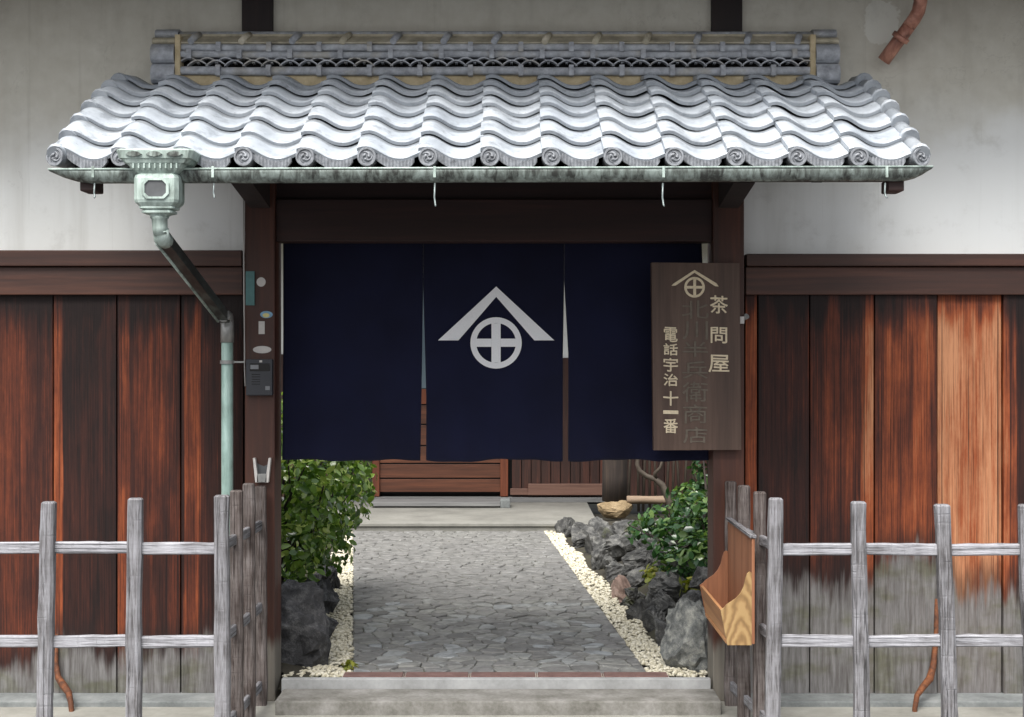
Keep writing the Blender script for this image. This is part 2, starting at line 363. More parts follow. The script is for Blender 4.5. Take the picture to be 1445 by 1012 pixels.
def leaf_mat(name, a, b, c3, rough=.28):
    t = NT(name); at = t.n('Attribute'); at.attribute_name = 'tint'
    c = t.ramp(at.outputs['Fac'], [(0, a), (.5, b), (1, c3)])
    t.b.inputs['Coat Weight'].default_value = .5; t.b.inputs['Coat Roughness'].default_value = .2
    tr = t.n('BsdfTranslucent'); t.put(tr.inputs[0], t.mix(1.0, c, (.9, 1, .35, 1), 'MULTIPLY'))
    t.out(c, rough, 0, .5); ms = t.n('MixShader'); ms.inputs[0].default_value = .30
    t.t.links.new(t.b.outputs[0], ms.inputs[1]); t.t.links.new(tr.outputs[0], ms.inputs[2])
    t.t.links.new(ms.outputs[0], t.t.nodes['Material Output'].inputs[0]); M[name] = t.m
leaf_mat('leaf_bright', s2l(66, 98, 40), s2l(116, 150, 62), s2l(184, 200, 112), .22)
leaf_mat('leaf_dark', s2l(38, 68, 40), s2l(66, 104, 58), s2l(128, 154, 88), .2)
leaf_mat('leaf_yellow', s2l(96, 108, 34), s2l(134, 140, 44), s2l(168, 160, 60), .5)

def cloth_mat():
    t = NT('indigo_cloth'); v = t.obj(); n = t.noise(t.sc(v, (500, 1, 500)), 1, 2); a = t.noise(v, 3, 4)
    t.bump(n, .15, .001); t.b.inputs['Sheen Weight'].default_value = .15
    M['indigo'] = t.out(t.ramp(a, [(.3, s2l(20, 22, 42)), (.7, s2l(25, 28, 53))]), .9, 0, .15)
cloth_mat()
plain('white_print', s2l(240, 241, 244), .9, 0, .04, 200, .1, .1)
plain('sign_gold', s2l(222, 206, 176), .7, 0, .12, 120, .1)
plain('sign_faded', s2l(106, 97, 86), .8, 0, .2, 60, .1)
plain('sign_dark', s2l(64, 56, 54), .8, 0, .2, 30, .1)
plain('black_plastic', s2l(44, 46, 52), .45, 0, .06, 80, .05)
plain('black_glass', s2l(14, 15, 18), .15, 0, .02, 20, 0)
plain('grey_plastic', s2l(120, 122, 126), .5, 0, .05, 50, .05)
plain('teal_plate', s2l(74, 116, 116), .5, 0, .12, 40, .05)
plain('white_sticker', s2l(196, 192, 188), .5, 0, .06, 60, .02)
plain('blue_sticker', s2l(120, 160, 190), .4, 0, .2, 90, .02)
plain('yellow_sticker', s2l(206, 196, 130), .4, 0, .1, 90, .02)
plain('zinc', s2l(150, 150, 148), .45, .5, .15, 25, .1)
plain('zinc_dark', s2l(92, 94, 96), .5, .4, .15, 25, .1)
plain('cable_white', s2l(176, 172, 168), .6, 0, .05, 20, .02)
plain('mortar_white', s2l(190, 180, 168), .9, 0, .08, 40, .1)
plain('pale_wire', s2l(128, 138, 138), .4, .3, .1, 40, .05)
plain('void_dark', s2l(22, 20, 20), .9, 0, .1, 5, 0)
t = NT('window_glass'); t.out(s2l(110, 126, 138), .12, 0, .8); M['glass'] = t.m
plain('cane', s2l(70, 62, 53), .7, 0, .2, 20, .1)

# ================================================================== SETTING
mb = MB(); mb.add([(-250, -260, 0), (250, -260, 0), (250, -1.30, 0), (-250, -1.30, 0)], [(0, 1, 2, 3)])
tag(obj('street', mb, M['asphalt']), 'unseen street in front of the fences, dark asphalt added to cut bounce light', 'street', kind='structure')  # out of view; dark surface added to cut light bounced onto the wall
mb = MB(); mb.add([(-250, -1.30, .001), (250, -1.30, .001), (250, 0.02, .001), (-250, 0.02, .001)], [(0, 1, 2, 3)])
tag(obj('pavement', mb, M['street_paving']), 'pale worn paving strip at the foot of the wall', 'pavement', kind='structure')
mb = MB(); mb.add([(-250, 0.02, 0), (250, 0.02, 0), (250, 400, 0), (-250, 400, 0)], [(0, 1, 2, 3)])
tag(obj('ground', mb, M['soil_moss']), 'bare ground behind the street wall', 'ground', kind='structure')

YN, YF = 0.045, 5.5                               # near and far end of the path
def path_x(y):
    f = (y-YN)/(YF-YN); return (-.733+f*(-1.343+.733), .634+f*(.272-.634))
PZ = .085
mb = MB(); a, b = path_x(YN), path_x(YF)
mb.loft([[Vector((a[0], YN, 0.0)), Vector((a[1], YN, 0.0)), Vector((b[1], YF, 0.0)), Vector((b[0], YF, 0.0))],
         [Vector((a[0], YN, PZ)), Vector((a[1], YN, PZ)), Vector((b[1], YF, PZ)), Vector((b[0], YF, PZ))]])
path = tag(obj('path', mb, M['path_joint']), 'grey crazy-paved path running to the house', 'path', kind='structure')

# soil of the garden beds, uneven, rising away from the path
def garden(xs, side):
    g = MB(); vs = []; fs = []; ny = 36; nx = 16
    for j in range(ny+1):
        y = -.055+(YF+.4+.055)*j/ny; e = path_x(min(y, YF))[0 if side < 0 else 1]
        for i in range(nx+1):
            s = i/nx; x = e+side*(.01+s*s*2.6+.3*s)
            if y < .2: x = max(-1.06, min(.90, x))
            d = abs(x-e); z = .062+(.30 if y < 2.6 else max(.06, .30-.16*(y-2.6)))*max(0, min(1, (d-.16)/.5))*min(1, max(0, (y-.05)/.6))+.05*(mnoise.noise(Vector((x*3, y*3, 1)))) * min(1, d*4)
            vs.append((x, y, z))
    for j in range(ny):
        for i in range(nx):
            k = j*(nx+1)+i; fs.append((k, k+1, k+nx+2, k+nx+1))
    g.add(vs, fs, True); return g
tag(obj('garden_soil', garden(None, -1), M['soil_moss']), 'dark soil of the bed under the bright shrub', 'soil', kind='structure')
tag(obj('garden_soil', garden(None, 1), M['soil_moss']), 'mossy soil of the bed behind the rock border', 'soil', kind='structure')

# ---- crazy paving: Voronoi stones
def clip(poly, n, c):
    out = []
    for i in range(len(poly)):
        p, q = poly[i], poly[(i+1) % len(poly)]; dp, dq = p[0]*n[0]+p[1]*n[1]-c, q[0]*n[0]+q[1]*n[1]-c
        if dp <= 0: out.append(p)
        if (dp < 0) != (dq < 0) and dp != dq:
            f = dp/(dp-dq); out.append((p[0]+(q[0]-p[0])*f, p[1]+(q[1]-p[1])*f))
    return out
pts = []
rows = 54
for j in range(rows):
    y = YN+(YF-YN)*(j+.5)/rows; l, r = path_x(y); n = 15
    for i in range(n):
        pts.append((l+(r-l)*(i+.5+.5*(j % 2)-.25+random.uniform(-.46, .46))/n, y+random.uniform(-.05, .05)))
stones = []
for k, p in enumerate(pts):
    poly = [(path_x(YN)[0]+.004, YN+.002), (path_x(YN)[1]-.004, YN+.002), (path_x(YF)[1]-.004, YF-.004), (path_x(YF)[0]+.004, YF-.004)]
    for q in pts:
        if q is p or abs(q[1]-p[1]) > .5 or abs(q[0]-p[0]) > .5: continue
        nx, ny = q[0]-p[0], q[1]-p[1]; L = math.hypot(nx, ny)
        if L < 1e-5: continue
        nx /= L; ny /= L
        poly = clip(poly, (nx, ny), (p[0]+q[0])/2*nx+(p[1]+q[1])/2*ny-.0024)
        if len(poly) < 3: break
    if len(poly) < 3: continue
    # cut the corners
    cut = []
    for i in range(len(poly)):
        a, b, c = poly[i-1], poly[i], poly[(i+1) % len(poly)]
        cut += [(b[0]+(a[0]-b[0])*.16, b[1]+(a[1]-b[1])*.16), (b[0]+(c[0]-b[0])*.16, b[1]+(c[1]-b[1])*.16)]
    stones.append((p[1], cut))
stones.sort(key=lambda s: s[0])
rest = MB()
for i, (y, poly) in enumerate(stones):
    g = rest if i >= 300 else MB(); z0 = PZ-.004; h = PZ+random.uniform(.003, .011)
    cx = sum(p[0] for p in poly)/len(poly); cy = sum(p[1] for p in poly)/len(poly)
    tx, ty = random.uniform(-.05, .05), random.uniform(-.05, .05)
    top = lambda x, y, s: Vector((cx+(x-cx)*s, cy+(y-cy)*s, h+(x-cx)*tx+(y-cy)*ty))
    secs = [[Vector((x, yy, z0)) for x, yy in poly], [top(x, yy, 1.0)-Vector((0, 0, .005)) for x, yy in poly], [top(x, yy, .93) for x, yy in poly]]
    g.loft(secs, True, False)
    if i < 300: obj('paving_stone', g, M['pave'], path)
obj('far_paving_stones', rest, M['pave'], path, kind='stuff')

# ---- gravel strips
ICO = bmesh.new(); bmesh.ops.create_icosphere(ICO, subdivisions=1, radius=1); ICO.verts.index_update()
ICO_V = [v.co.copy() for v in ICO.verts]; ICO_F = [[v.index for v in f.verts] for f in ICO.faces]; ICO.free()
def gravel(side, label, n):
    g = MB()
    for k in range(n):
        y = YN+.02+(YF+.02-YN)*random.random()**1.15; l, r = path_x(min(y, YF)); wd = .175-.055*(y/YF)+.02*math.sin(y*5)
        if y < .35: wd += (.35-y)*.5
        u = random.random(); x = (l-.002-wd*u) if side < 0 else (r+.002+wd*u)
        s = random.uniform(.0075, .0145); z = .074+random.random()*.016
        R = Matrix.Rotation(random.random()*6, 3, 'Z') @ Matrix.Rotation(random.uniform(-.5, .5), 3, 'X')
        sx, sy, sz = s*random.uniform(.9, 1.4), s*random.uniform(.7, 1.1), s*random.uniform(.5, .8)
        g.add([R @ Vector((v.x*sx, v.y*sy, v.z*sz))+Vector((x, y, z)) for v in ICO_V], ICO_F, True)
    tag(obj('gravel', g, M['pebble']), label, 'gravel', kind='stuff')
gravel(-1, 'white pebble strip between the path and the bright green shrub', 3600)
gravel(1, 'white pebble strip between the path and the rock border', 3600)

# ================================================================== HOUSE behind the courtyard
HY = 7.6
mb = MB(); mb.box(-5, XX(846, 5.5), 5.505, HY+.02, 0.0, .130); mb.box(-5, XX(846, 5.5), 5.49, 5.66, .131, .155, .004)
tag(obj('platform', mb, M['concrete']), 'pale concrete apron with a kerb before the house door', 'platform', kind='structure')
house = thing('wooden_house', (0, HY, .13), 'wooden house with sliding door seen beneath the curtain', 'house')
obj('wall', MB().box(-5, 5, HY+.05, HY+.25, .1, 3.6), M['void_dark'], house)
obj('plaster_panel', MB().box(XX(720, HY), 5, HY-.005, HY+.05, ZZ(505, HY), 3.5), M['plaster'], house)
obj('plaster_panel', MB().box(-5, XX(524, HY), HY-.005, HY+.05, ZZ(500, HY), 3.5), M['plaster'], house)
obj('plaster_panel', MB().box(XX(524, HY), XX(720, HY), HY-.003, HY+.05, 2.35, 3.5), M['plaster'], house)
obj('sill', MB().box(-5, 5, HY-.09, HY+.04, .13, ZZ(701, HY), .006), M['grey_board'], house)
def hplanks(px0, px1, w_, z1):
    x0, x1 = XX(px0, HY), XX(px1, HY); n = max(1, round((x1-x0)/w_))
    for i in range(n):
        obj('plank', MB().box(x0+(x1-x0)*i/n+.004, x0+(x1-x0)*(i+1)/n-.004, HY-.02+random.uniform(-.006, .006), HY+.045, ZZ(701, HY)-.01, z1), M['house_plank'], house)
hplanks(722, 846, .10, ZZ(505, HY)); hplanks(846, 1180, .22, ZZ(505, HY)); hplanks(300, 518, .22, ZZ(500, HY))
obj('base_board', MB().box(XX(745, HY), XX(850, HY), HY-.10, HY-.03, ZZ(699, HY-.1), ZZ(683, HY-.1), .006), M['house_base'], house)
obj('base_board', MB().box(XX(720, HY), XX(746, HY), HY-.075, HY-.03, ZZ(699, HY-.1), ZZ(690, HY-.1), .006), M['house_base'], house)
door = obj('door', MB().box(XX(532, HY), XX(708, HY), HY-.005, HY+.03, ZZ(696, HY), ZZ(548, HY), 0), M['void_dark'], house)
for (a, b, nm) in ((694, 676, 'board'), (674, 655, 'board'), (653, 630, 'board'), (628, 600, 'board'), (598, 572, 'board')):
    obj(nm, MB().box(XX(534, HY), XX(706, HY), HY-.02, HY-.006, ZZ(a, HY), ZZ(b, HY), .003), M['door_wood'], door)
for (a, b) in ((526, 536), (706, 717)):
    obj('stile', MB().box(XX(a, HY), XX(b, HY), HY-.05, HY+.04, ZZ(700, HY), 2.35, .004), M['door_stile'], door)
obj('mid_rail', MB().box(XX(536, HY), XX(706, HY), HY-.035, HY-.003, ZZ(570, HY), ZZ(549, HY), .003), M['door_stile'], door)
obj('pane', MB().box(XX(536, HY), XX(706, HY), HY-.012, HY+.01, ZZ(548, HY), 2.34), M['glass'], door)
obj('eave', MB().loft([[Vector((x, 5.75, 3.02)), Vector((x, HY+.3, 3.45)), Vector((x, HY+.3, 3.6)), Vector((x, 5.75, 3.14))] for x in (-5, 5)]), M['dark_beam'], house)
obj('eave_beam', MB().box(-5, 5, 5.87, 6.03, 2.90, 3.06, .005), M['dark_beam'], house)
obj('corner_post', MB().box(XX(517, HY), XX(525, HY), HY-.04, HY+.05, .14, 3.5, .005), M['dark_timber'], house)
mb = MB().box(XX(526, 7.1), XX(706, 7.1), 6.98, 7.32, .145, .185, .006)
tag(obj('step_board', mb, M['grey_board']), 'grey weathered board laid before the house door', 'board')
mb = MB().box(XX(706, 7.05), XX(720, 7.05), 6.98, 7.2, .125, .21, .012)
tag(obj('stone_block', mb, M['footing']), 'small grey block at the end of the weathered board', 'block')

# rough timber pillar on its base stone
pc = P(868, 700, 5.95)
rng = random.Random(3)
def rough_log(p0, p1, r0, r1, n=14, m=12, amp=.08, seed=0):
    secs = []; p0, p1 = Vector(p0), Vector(p1); t = (p1-p0).normalized(); u = t.orthogonal().normalized(); b = t.cross(u)
    for i in range(m+1):
        f = i/m; r = r0+(r1-r0)*f; c = p0.lerp(p1, f)
        secs.append([c+(u*math.cos(2*PI*k/n)+b*math.sin(2*PI*k/n))*r*(1+amp*mnoise.noise(Vector((math.cos(2*PI*k/n)*2, math.sin(2*PI*k/n)*2+seed, f*4)))) for k in range(n)])
    return MB().loft(secs, True, True)
mb = rough_log((pc.x, 5.95, .30), (pc.x+.02, 5.95, 2.92), .112, .105, seed=2)
tag(obj('timber_pillar', mb, M['bark']), 'rough dark round pillar standing on a tan base stone', 'pillar')
def rock_mesh(r, seed, sub=3, amp=.28, fl=.8):
    rr = random.Random(seed); bm = bmesh.new(); g = MB()
    for k in range(15 if amp > .2 else 40):
        d = Vector((rr.gauss(0, 1), rr.gauss(0, 1), rr.gauss(0, 1))).normalized()*rr.uniform(.92, 1.12); bm.verts.new(d)
    res = bmesh.ops.convex_hull(bm, input=bm.verts[:])
    b2 = bmesh.new(); mp = {}
    for f in bm.faces:
        for v in f.verts:
            if v not in mp: mp[v] = b2.verts.new(v.co)
        b2.faces.new([mp[v] for v in f.verts])
    bm.free(); bm = b2; bmesh.ops.recalc_face_normals(bm, faces=bm.faces[:])
    bmesh.ops.subdivide_edges(bm, edges=bm.edges[:], cuts=1, use_grid_fill=True)
    for v in bm.verts: v.co = v.co*.72+v.co.normalized()*.27
    bmesh.ops.subdivide_edges(bm, edges=bm.edges[:], cuts=2, use_grid_fill=True)
    for v in bm.verts:
        q = v.co*1.3+Vector((seed*7.3, seed*3.1, seed)); n_ = v.co.normalized()
        v.co += n_*(amp*.35*mnoise.noise(q*1.7)+amp*.42*mnoise.noise(q*4.2)-amp*.45*abs(mnoise.noise(q*7)))
        v.co = Vector((v.co.x*r[0], v.co.y*r[1], v.co.z*r[2]))
    bm.verts.index_update()
    g.add([v.co.copy() for v in bm.verts], [[v.index for v in f.verts] for f in bm.faces], False); bm.free(); return g
def rock(c, r, seed, mat, label, group=None, name='rock', cat='rock', amp=.28):
    g = rock_mesh(r, seed, 4, amp); g.v = [v+Vector(c) for v in g.v]
    return tag(obj(name, g, M[mat]), label, cat, group)
rock((pc.x-.005, 5.93, .24), (.155, .155, .10), 4.4, 'base_stone', 'tan base stone carrying the rough dark pillar', None, 'base_stone', 'stone', .1)

# rocks of the right border: (px centre, py bottom, width px, height px, lift)
RB = [(977, 943, 70, 96, 0), (948, 914, 46, 56, 0), (922, 891, 32, 40, 0), (905, 874, 36, 36, 0), (940, 862, 40, 32, .08), (894, 855, 38, 28, 0),
      (880, 845, 32, 36, 0), (905, 829, 42, 30, .05), (948, 838, 56, 36, .16), (977, 862, 34, 34, .16), (870, 818, 40, 30, 0), (909, 800, 52, 32, .14),
      (849, 798, 34, 34, 0), (876, 785, 46, 32, .07), (834, 780, 44, 30, 0), (820, 767, 44, 36, 0), (799, 753, 26, 26, 0), (855, 764, 32, 26, .08),
      (884, 757, 36, 26, .12), (919, 772, 46, 28, .18), (945, 790, 46, 30, .22), (968, 745, 40, 34, .22), (842, 752, 30, 24, .05), (990, 830, 30, 34, .24), (912, 750, 34, 22, .2),
      (962, 882, 30, 30, .12), (890, 838, 22, 16, .10), (862, 800, 24, 18, .06), (925, 850, 34, 30, .10), (896, 812, 36, 26, .09), (930, 815, 40, 28, .18), (858, 782, 30, 22, .05), (897, 770, 40, 24, .15), (962, 815, 36, 30, .22)]
special = {0: ('rock_mottled', 'largest mottled grey boulder, beside the gate threshold stone'), 6: ('rock_red', 'reddish brown stone among dark rocks beside the pebble strip'),
           1: ('rock_dark', 'tall leaning dark stone next to the mottled boulder'), 16: ('rock_dark', 'small round dark stone touching the end of the apron kerb')}
ORD = ['first', 'second', 'third', 'fourth', 'fifth', 'sixth', 'seventh', 'eighth', 'ninth', 'tenth', 'eleventh', 'twelfth', 'thirteenth', 'fourteenth', 'fifteenth', 'sixteenth', 'seventeenth', 'eighteenth', 'nineteenth', 'twentieth', 'twenty-first', 'twenty-second', 'twenty-third', 'twenty-fourth', 'twenty-fifth', 'twenty-sixth']
front_n = [0]; back_order = sorted([i for i, r_ in enumerate(RB) if r_[4] >= .04], key=lambda i: -RB[i][1])
def rock_label(i):
    if RB[i][4] < .04:
        front_n[0] += 1; return ORD[front_n[0]-1]+' dark rock beside the pebble strip counted from the leaning stone'
    return ORD[back_order.index(i)]+' dark rock of the back row counted from the mottled boulder'
for i, (px, pb, wd, ht, lift) in enumerate(RB):
    z0 = .085+lift; d = (CAMZ-z0)*F_PX/(pb-CY); sx = wd/2*d/F_PX; sz = ht*d/F_PX*.62; sy = sx*random.uniform(.85, 1.15)
    dd = d+sy*.5; y = dd+CAMY
    if y < .26: y = .30
    mt, lb = special[i] if i in special else ('rock_dark', rock_label(i))
    rock(((px-CX)*dd/F_PX, y, z0+sz*.55-.02), (sx*1.26, sy*1.26, sz*1.16), i*1.37+.5, mt, lb, None if i in special else ('rocks of the border' if lift < .04 else 'rocks piled behind the border'))
LB = [(424, 945, 104, 120, 0, 'big blackish craggy boulder beside the threshold under the bright shrub'), (452, 868, 44, 52, 0, 'dark stone behind the blackish boulder by the pebbles'),
      (462, 832, 36, 44, 0, 'dark stone half hidden below the bright shrub leaves'), (418, 850, 50, 46, .12, 'dark stone resting on top behind the blackish boulder'), (458, 905, 34, 40, 0, 'small dark stone wedged between the blackish boulder and the pebbles')]
for i, (px, pb, wd, ht, lift, lb) in enumerate(LB):
    z0 = .085+lift; d = (CAMZ-z0)*F_PX/(pb-CY); sx = wd/2*d/F_PX; sz = ht*d/F_PX*.6; dd = d+sx*.6; y = max(dd+CAMY, .36)
    rock(((px-CX)*(y-CAMY)/F_PX, y, z0+sz*.6-.02), (sx*1.25, sx*1.15, sz*1.15), 30+i*1.9, 'rock_black', lb, None, 'rock', 'rock', .34)

# ---- shrubs
def shrub(name, base, clumps, n, L, mat, label, stems, seed, up=.35):
    r = random.Random(seed); t = thing(name, base, label, 'shrub')
    g = MB(); tint = []
    tot = sum(c[3]*c[4] for c in clumps)
    for (cx, cy, cz, rx, rz) in clumps:
        for _ in range(int(n*rx*rz/tot)):
            d = Vector((r.gauss(0, 1), r.gauss(0, 1), r.gauss(0, 1))).normalized(); k = r.uniform(.45, 1.0)**.5*(1+.16*mnoise.noise(d*2.2+Vector((cx*9, cy*7, cz))))
            p = Vector((cx+d.x*rx*k, cy+d.y*rx*k, cz+d.z*rz*k))
            nrm = (d+Vector((r.gauss(0, .5), r.gauss(0, .5), r.gauss(0, .5)+up))).normalized()
            ax = nrm.cross(Vector((r.gauss(0, 1), r.gauss(0, 1), r.gauss(0, 1)-.4))).normalized(); sd_ = nrm.cross(ax)
            l = L*r.uniform(.5, 1.25); wd = l*r.uniform(.24, .32); dr = nrm*(-l*.10)
            g.add([p, p+ax*l*.32+sd_*wd, p+ax*l*.72+sd_*wd*.8+dr*.5, p+ax*l+dr*1.6, p+ax*l*.72-sd_*wd*.8+dr*.5, p+ax*l*.32-sd_*wd, p+ax*l*.36-nrm*l*.05, p+ax*l*.72-nrm*l*.05+dr*.5],
                  [(0, 6, 1), (1, 6, 7, 2), (2, 7, 3), (0, 5, 6), (5, 4, 7, 6), (4, 3, 7)], True)
            tint += [min(1, max(0, r.gauss(.40, .30)+.18*(d.z)))]*6  # upward-facing leaves tinted lighter: sunlit tops painted into the leaf colour
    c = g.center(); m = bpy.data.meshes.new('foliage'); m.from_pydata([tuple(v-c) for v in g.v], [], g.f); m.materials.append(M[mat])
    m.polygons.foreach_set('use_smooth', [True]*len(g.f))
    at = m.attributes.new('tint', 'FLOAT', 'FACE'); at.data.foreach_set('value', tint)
    o = bpy.data.objects.new('foliage', m); COL.objects.link(o); o.parent = t; o.location = c-Vector(base); o['kind'] = 'stuff'
    for k in range(stems):
        cl = clumps[k % len(clumps)]; e = Vector((cl[0]+r.uniform(-.1, .1), cl[1]+r.uniform(-.1, .1), cl[2]+cl[4]*.5)); b = Vector(base)+Vector((r.uniform(-.08, .08), r.uniform(-.08, .08), 0))
        mid = b.lerp(e, .5)+Vector((r.uniform(-.08, .08), r.uniform(-.08, .08), .04))
        q = [b, b.lerp(mid, .5)+Vector((r.uniform(-.02, .02), 0, .02)), mid, mid.lerp(e, .5), e]
        obj('stem', MB().tube(q, [.014, .012, .010, .007, .004], 6), M['bark'], t)
    return t
cl = []
for (px, py, y, rx, rz) in ((420, 690, 1.2, .26, .24), (460, 672, 1.7, .27, .22), (440, 730, 1.5, .25, .22), (410, 770, 1.2, .20, .20), (455, 768, 1.8, .20, .18), (395, 690, 1.9, .34, .34),
                            (492, 672, 2.2, .17, .16), (400, 620, 1.5, .34, .3), (450, 610, 2.0, .32, .28), (380, 780, 1.9, .3, .28), (478, 712, 2.3, .20, .18), (422, 808, 1.4, .12, .12), (508, 690, 2.5, .09, .08), (500, 660, 2.6, .12, .10), (470, 748, 2.0, .10, .08), (440, 700, .95, .10, .10)):
    q = P(px, py, y); cl.append((q.x, q.y, q.z, rx, rz))
shrub('camellia_shrub', (-1.35, 1.7, .22), cl, 4600, .058, 'leaf_bright', 'bright green glossy-leaved shrub spilling toward the path', 26, 5)
cl = []
for (px, py, y, rx, rz) in ((960, 765, 1.9, .17, .15), (985, 725, 2.2, .22, .16), (935, 735, 2.6, .16, .11), (990, 790, 1.5, .17, .16), (955, 800, 1.5, .12, .10), (1010, 750, 1.9, .22, .24), (905, 748, 3.0, .10, .08), (975, 700, 2.6, .16, .09), (1000, 660, 2.6, .12, .2)):
    q = P(px, py, y); cl.append((q.x, q.y, q.z, rx, rz))
shrub('evergreen_shrub', (1.15, 1.9, .3), cl, 2100, .058, 'leaf_dark', 'dark glossy-leaved low shrub growing behind the rock border', 9, 8)
cl = [(*P(930, 812, 1.55), .10, .05), (*P(985, 828, 1.3), .10, .05), (*P(965, 690, 2.6), .0, .0)][:2]
shrub('groundcover_plant', (*P(955, 826, 1.45)[:2], .22), cl, 260, .05, 'leaf_yellow', 'yellowish green low plant at the foot of the dark shrub', 2, 12, .8)

q = P(491, 934, .18)
shrub('moss_tuft', (q.x, q.y, .07), [(q.x, q.y, .09, .03, .03), (q.x+.005, q.y+.08, .085, .025, .02)], 90, .03, 'leaf_yellow', 'tiny yellow-green tuft on the pebbles at the near path corner', 0, 14, .8)
# log edging, canes and gnarled branch at the back of the right bed
a, b = P(884, 705, 5.9), P(950, 706, 5.9)
tag(obj('log', rough_log(a, b, .034, .036, 10, 8, .1, 5), M['pale_log']), 'pale horizontal log beside the rough pillar', 'log')
a, b = P(975, 709, 5.7), P(1040, 709, 5.7)
tag(obj('log', rough_log(a, b, .045, .045, 10, 8, .1, 8), M['pale_log']), 'pale log end behind the dark shrub', 'log')
for k, (px, dx) in enumerate(((887, -3), (900, 4), (908, -2), (916, 3), (924, 5), (941, -4), (949, -2), (957, 10), (966, -4), (978, 6))):
    a, b = P(px+dx*.3, 722, 6.6), P(px-dx, 560, 6.6)
    tag(obj('cane', MB().tube([a, a.lerp(b, .5)+Vector((.01, 0, 0)), b], [.013, .012, .009], 6), M['cane']), ORD[k]+' thin brown garden cane from the rough pillar', 'cane', 'canes behind the log')
t = thing('gnarled_tree', P(950, 722, 5.5), 'small gnarled grey tree with twisting limbs by the log', 'tree')
q = [P(*k) for k in ((950, 740, 5.5), (944, 705, 5.5), (934, 684, 5.5), (924, 676, 5.5), (912, 672, 5.5), (902, 664, 5.5), (899, 655, 5.5), (901, 640, 5.5), (896, 600, 5.5))]
obj('trunk', MB().tube(q, [.035, .032, .028, .024, .022, .020, .018, .014, .01], 8), M['cane'], t)
q = [P(*k) for k in ((926, 677, 5.5), (924, 668, 5.48), (932, 660, 5.45), (935, 650, 5.45), (945, 610, 5.45))]
obj('limb', MB().tube(q, [.018, .017, .014, .012, .008], 8), M['cane'], t)

# ================================================================== THRESHOLD
tag(obj('threshold_stone', MB().box(XX(397, -.1), XX(1003, -.1), -.1, -.062, 0.0, .105, .004), M['granite_step']), 'pale smooth upper threshold stone between the gate posts', 'stone step')
tag(obj('step_stone', MB().box(XX(388, -.335), XX(1018, -.335), -.338, -.102, -.01, .062, .007), M['granite_old']), 'weathered lower step stone in front of the pale threshold', 'stone step')
be = thing('brick_edging', (0, .01, .06), 'row of red brick edging along the near end of the path', 'edging')
obj('bed', MB().box(XX(484, .01), XX(943, .01), -.060, .043, .05, .098), M['mortar_white'], be)
ex = [484, 571, 663, 757, 850, 943]
for i in range(5):
    obj('brick', MB().box(XX(ex[i]+2, .01), XX(ex[i+1]-2, .01), -.058, .036, .06, .107, .003), M['brick_red'], be)
    if i: obj('joint', MB().box(XX(ex[i]-.5, .01), XX(ex[i]+.5, .01), -.056, .035, .06, .1055), M['brick_red'], be)

# ================================================================== FACADE
fac = thing('plaster_facade', (0, 0, 2.0), 'white plaster upper wall above the plank walls and gate', 'wall')
obj('plaster_panel', MB().box(-5, -1.20, 0.0, .16, 1.98, 3.5), M['plaster'], fac)
obj('plaster_panel', MB().box(-1.20, 1.04, .002, .16, 2.25, 3.5), M['plaster'], fac)
obj('plaster_panel', MB().box(1.04, 5, 0.0, .16, 1.98, 3.5), M['plaster'], fac)
for a, b in ((343, 386), (1003, 1046)):
    obj('timber', MB().box(XX(a, 0), XX(b, 0), -.035, .05, 2.8, 3.32, .004), M['dark_timber'], fac)
obj('eave_boards', MB().box(-5, 5, -.96, .1, 3.32, 3.35), M['dark_beam'], fac)
for k in range(22):
    obj('rafter', MB().box(-4.9+k*.46, -4.9+k*.46+.06, -.92, .0, 3.255, 3.32), M['dark_rafter'], fac)
def eave_roof():
    return MB().loft([[Vector((x, -1.04, 3.355)), Vector((x, .18, 3.72)), Vector((x, .18, 3.62)), Vector((x, -.92, 3.351))] for x in (-5, 5)])
obj('eave_roof', eave_roof(), M['ridge_tile'], fac)

def plank_wall(label, px0, px1, seams, cols, z_top, foot, ext):
    x0, x1 = px0, px1
    t = thing('plank_wall', ((x0+x1)/2, -.03, 0), label, 'wall')
    obj('backing', MB().box(x0, x1, .0, .14, 0.0, z_top-.01), M['void_dark'], t)
    e = [x0]+seams+[x1]
    for i in range(len(e)-1):
        yo = random.uniform(-.008, .006)
        g = MB().box(e[i]+.003, e[i+1]-.003, -.034+yo, -.002, .024, ZZ(417, -.03)+.02, .003)
        obj('plank', g, M['plank'], t, cols[i])
    # cover edges of the rails
    obj('lower_rail', MB().box(x0, x1, -.062, -.004, ZZ(416, -.06), ZZ(377, -.06), .004), M['rail_wood'], t)
    obj('cap_rail', MB().box(x0, x1, -.085, -.004, ZZ(376, -.085)+.002, z_top+.003, .004), M['rail_wood'], t)
    return t
PXL = [XX(p, -.03) for p in (75, 165, 255)]
ext = [PXL[0]-.29*k for k in (4, 3, 2, 1)]
plank_wall('left wall of old red-brown vertical planks, stained dark, behind the downpipe', -4.2, XX(344, -.03), ext[:3]+PXL,
           [(.5, .3, .0, .28)]*3+[(.59, .30, .40, .19), (.40, .03, .85, .20), (.54, .08, .4, .22), (.44, .2, .45, .23)], ZZ(356, 0), .25, None)
PXR = [XX(p, -.03) for p in (1069, 1142, 1233, 1322, 1414)]
plank_wall('right wall of old orange-brown planks with bleached grey feet', XX(1051, -.03), 4.2, PXR+[PXR[-1]+.29*k for k in (1, 2, 3, 4)],
           [(.56, .5, .5, .40), (.45, .1, .0, .48), (.60, .92, .62, .50), (.68, .75, .15, .60), (.97, .2, .1, .54), (.50, .1, .6, .50)]+[(.55, .3, .3, .5)]*4, ZZ(361, 0), .5, None)
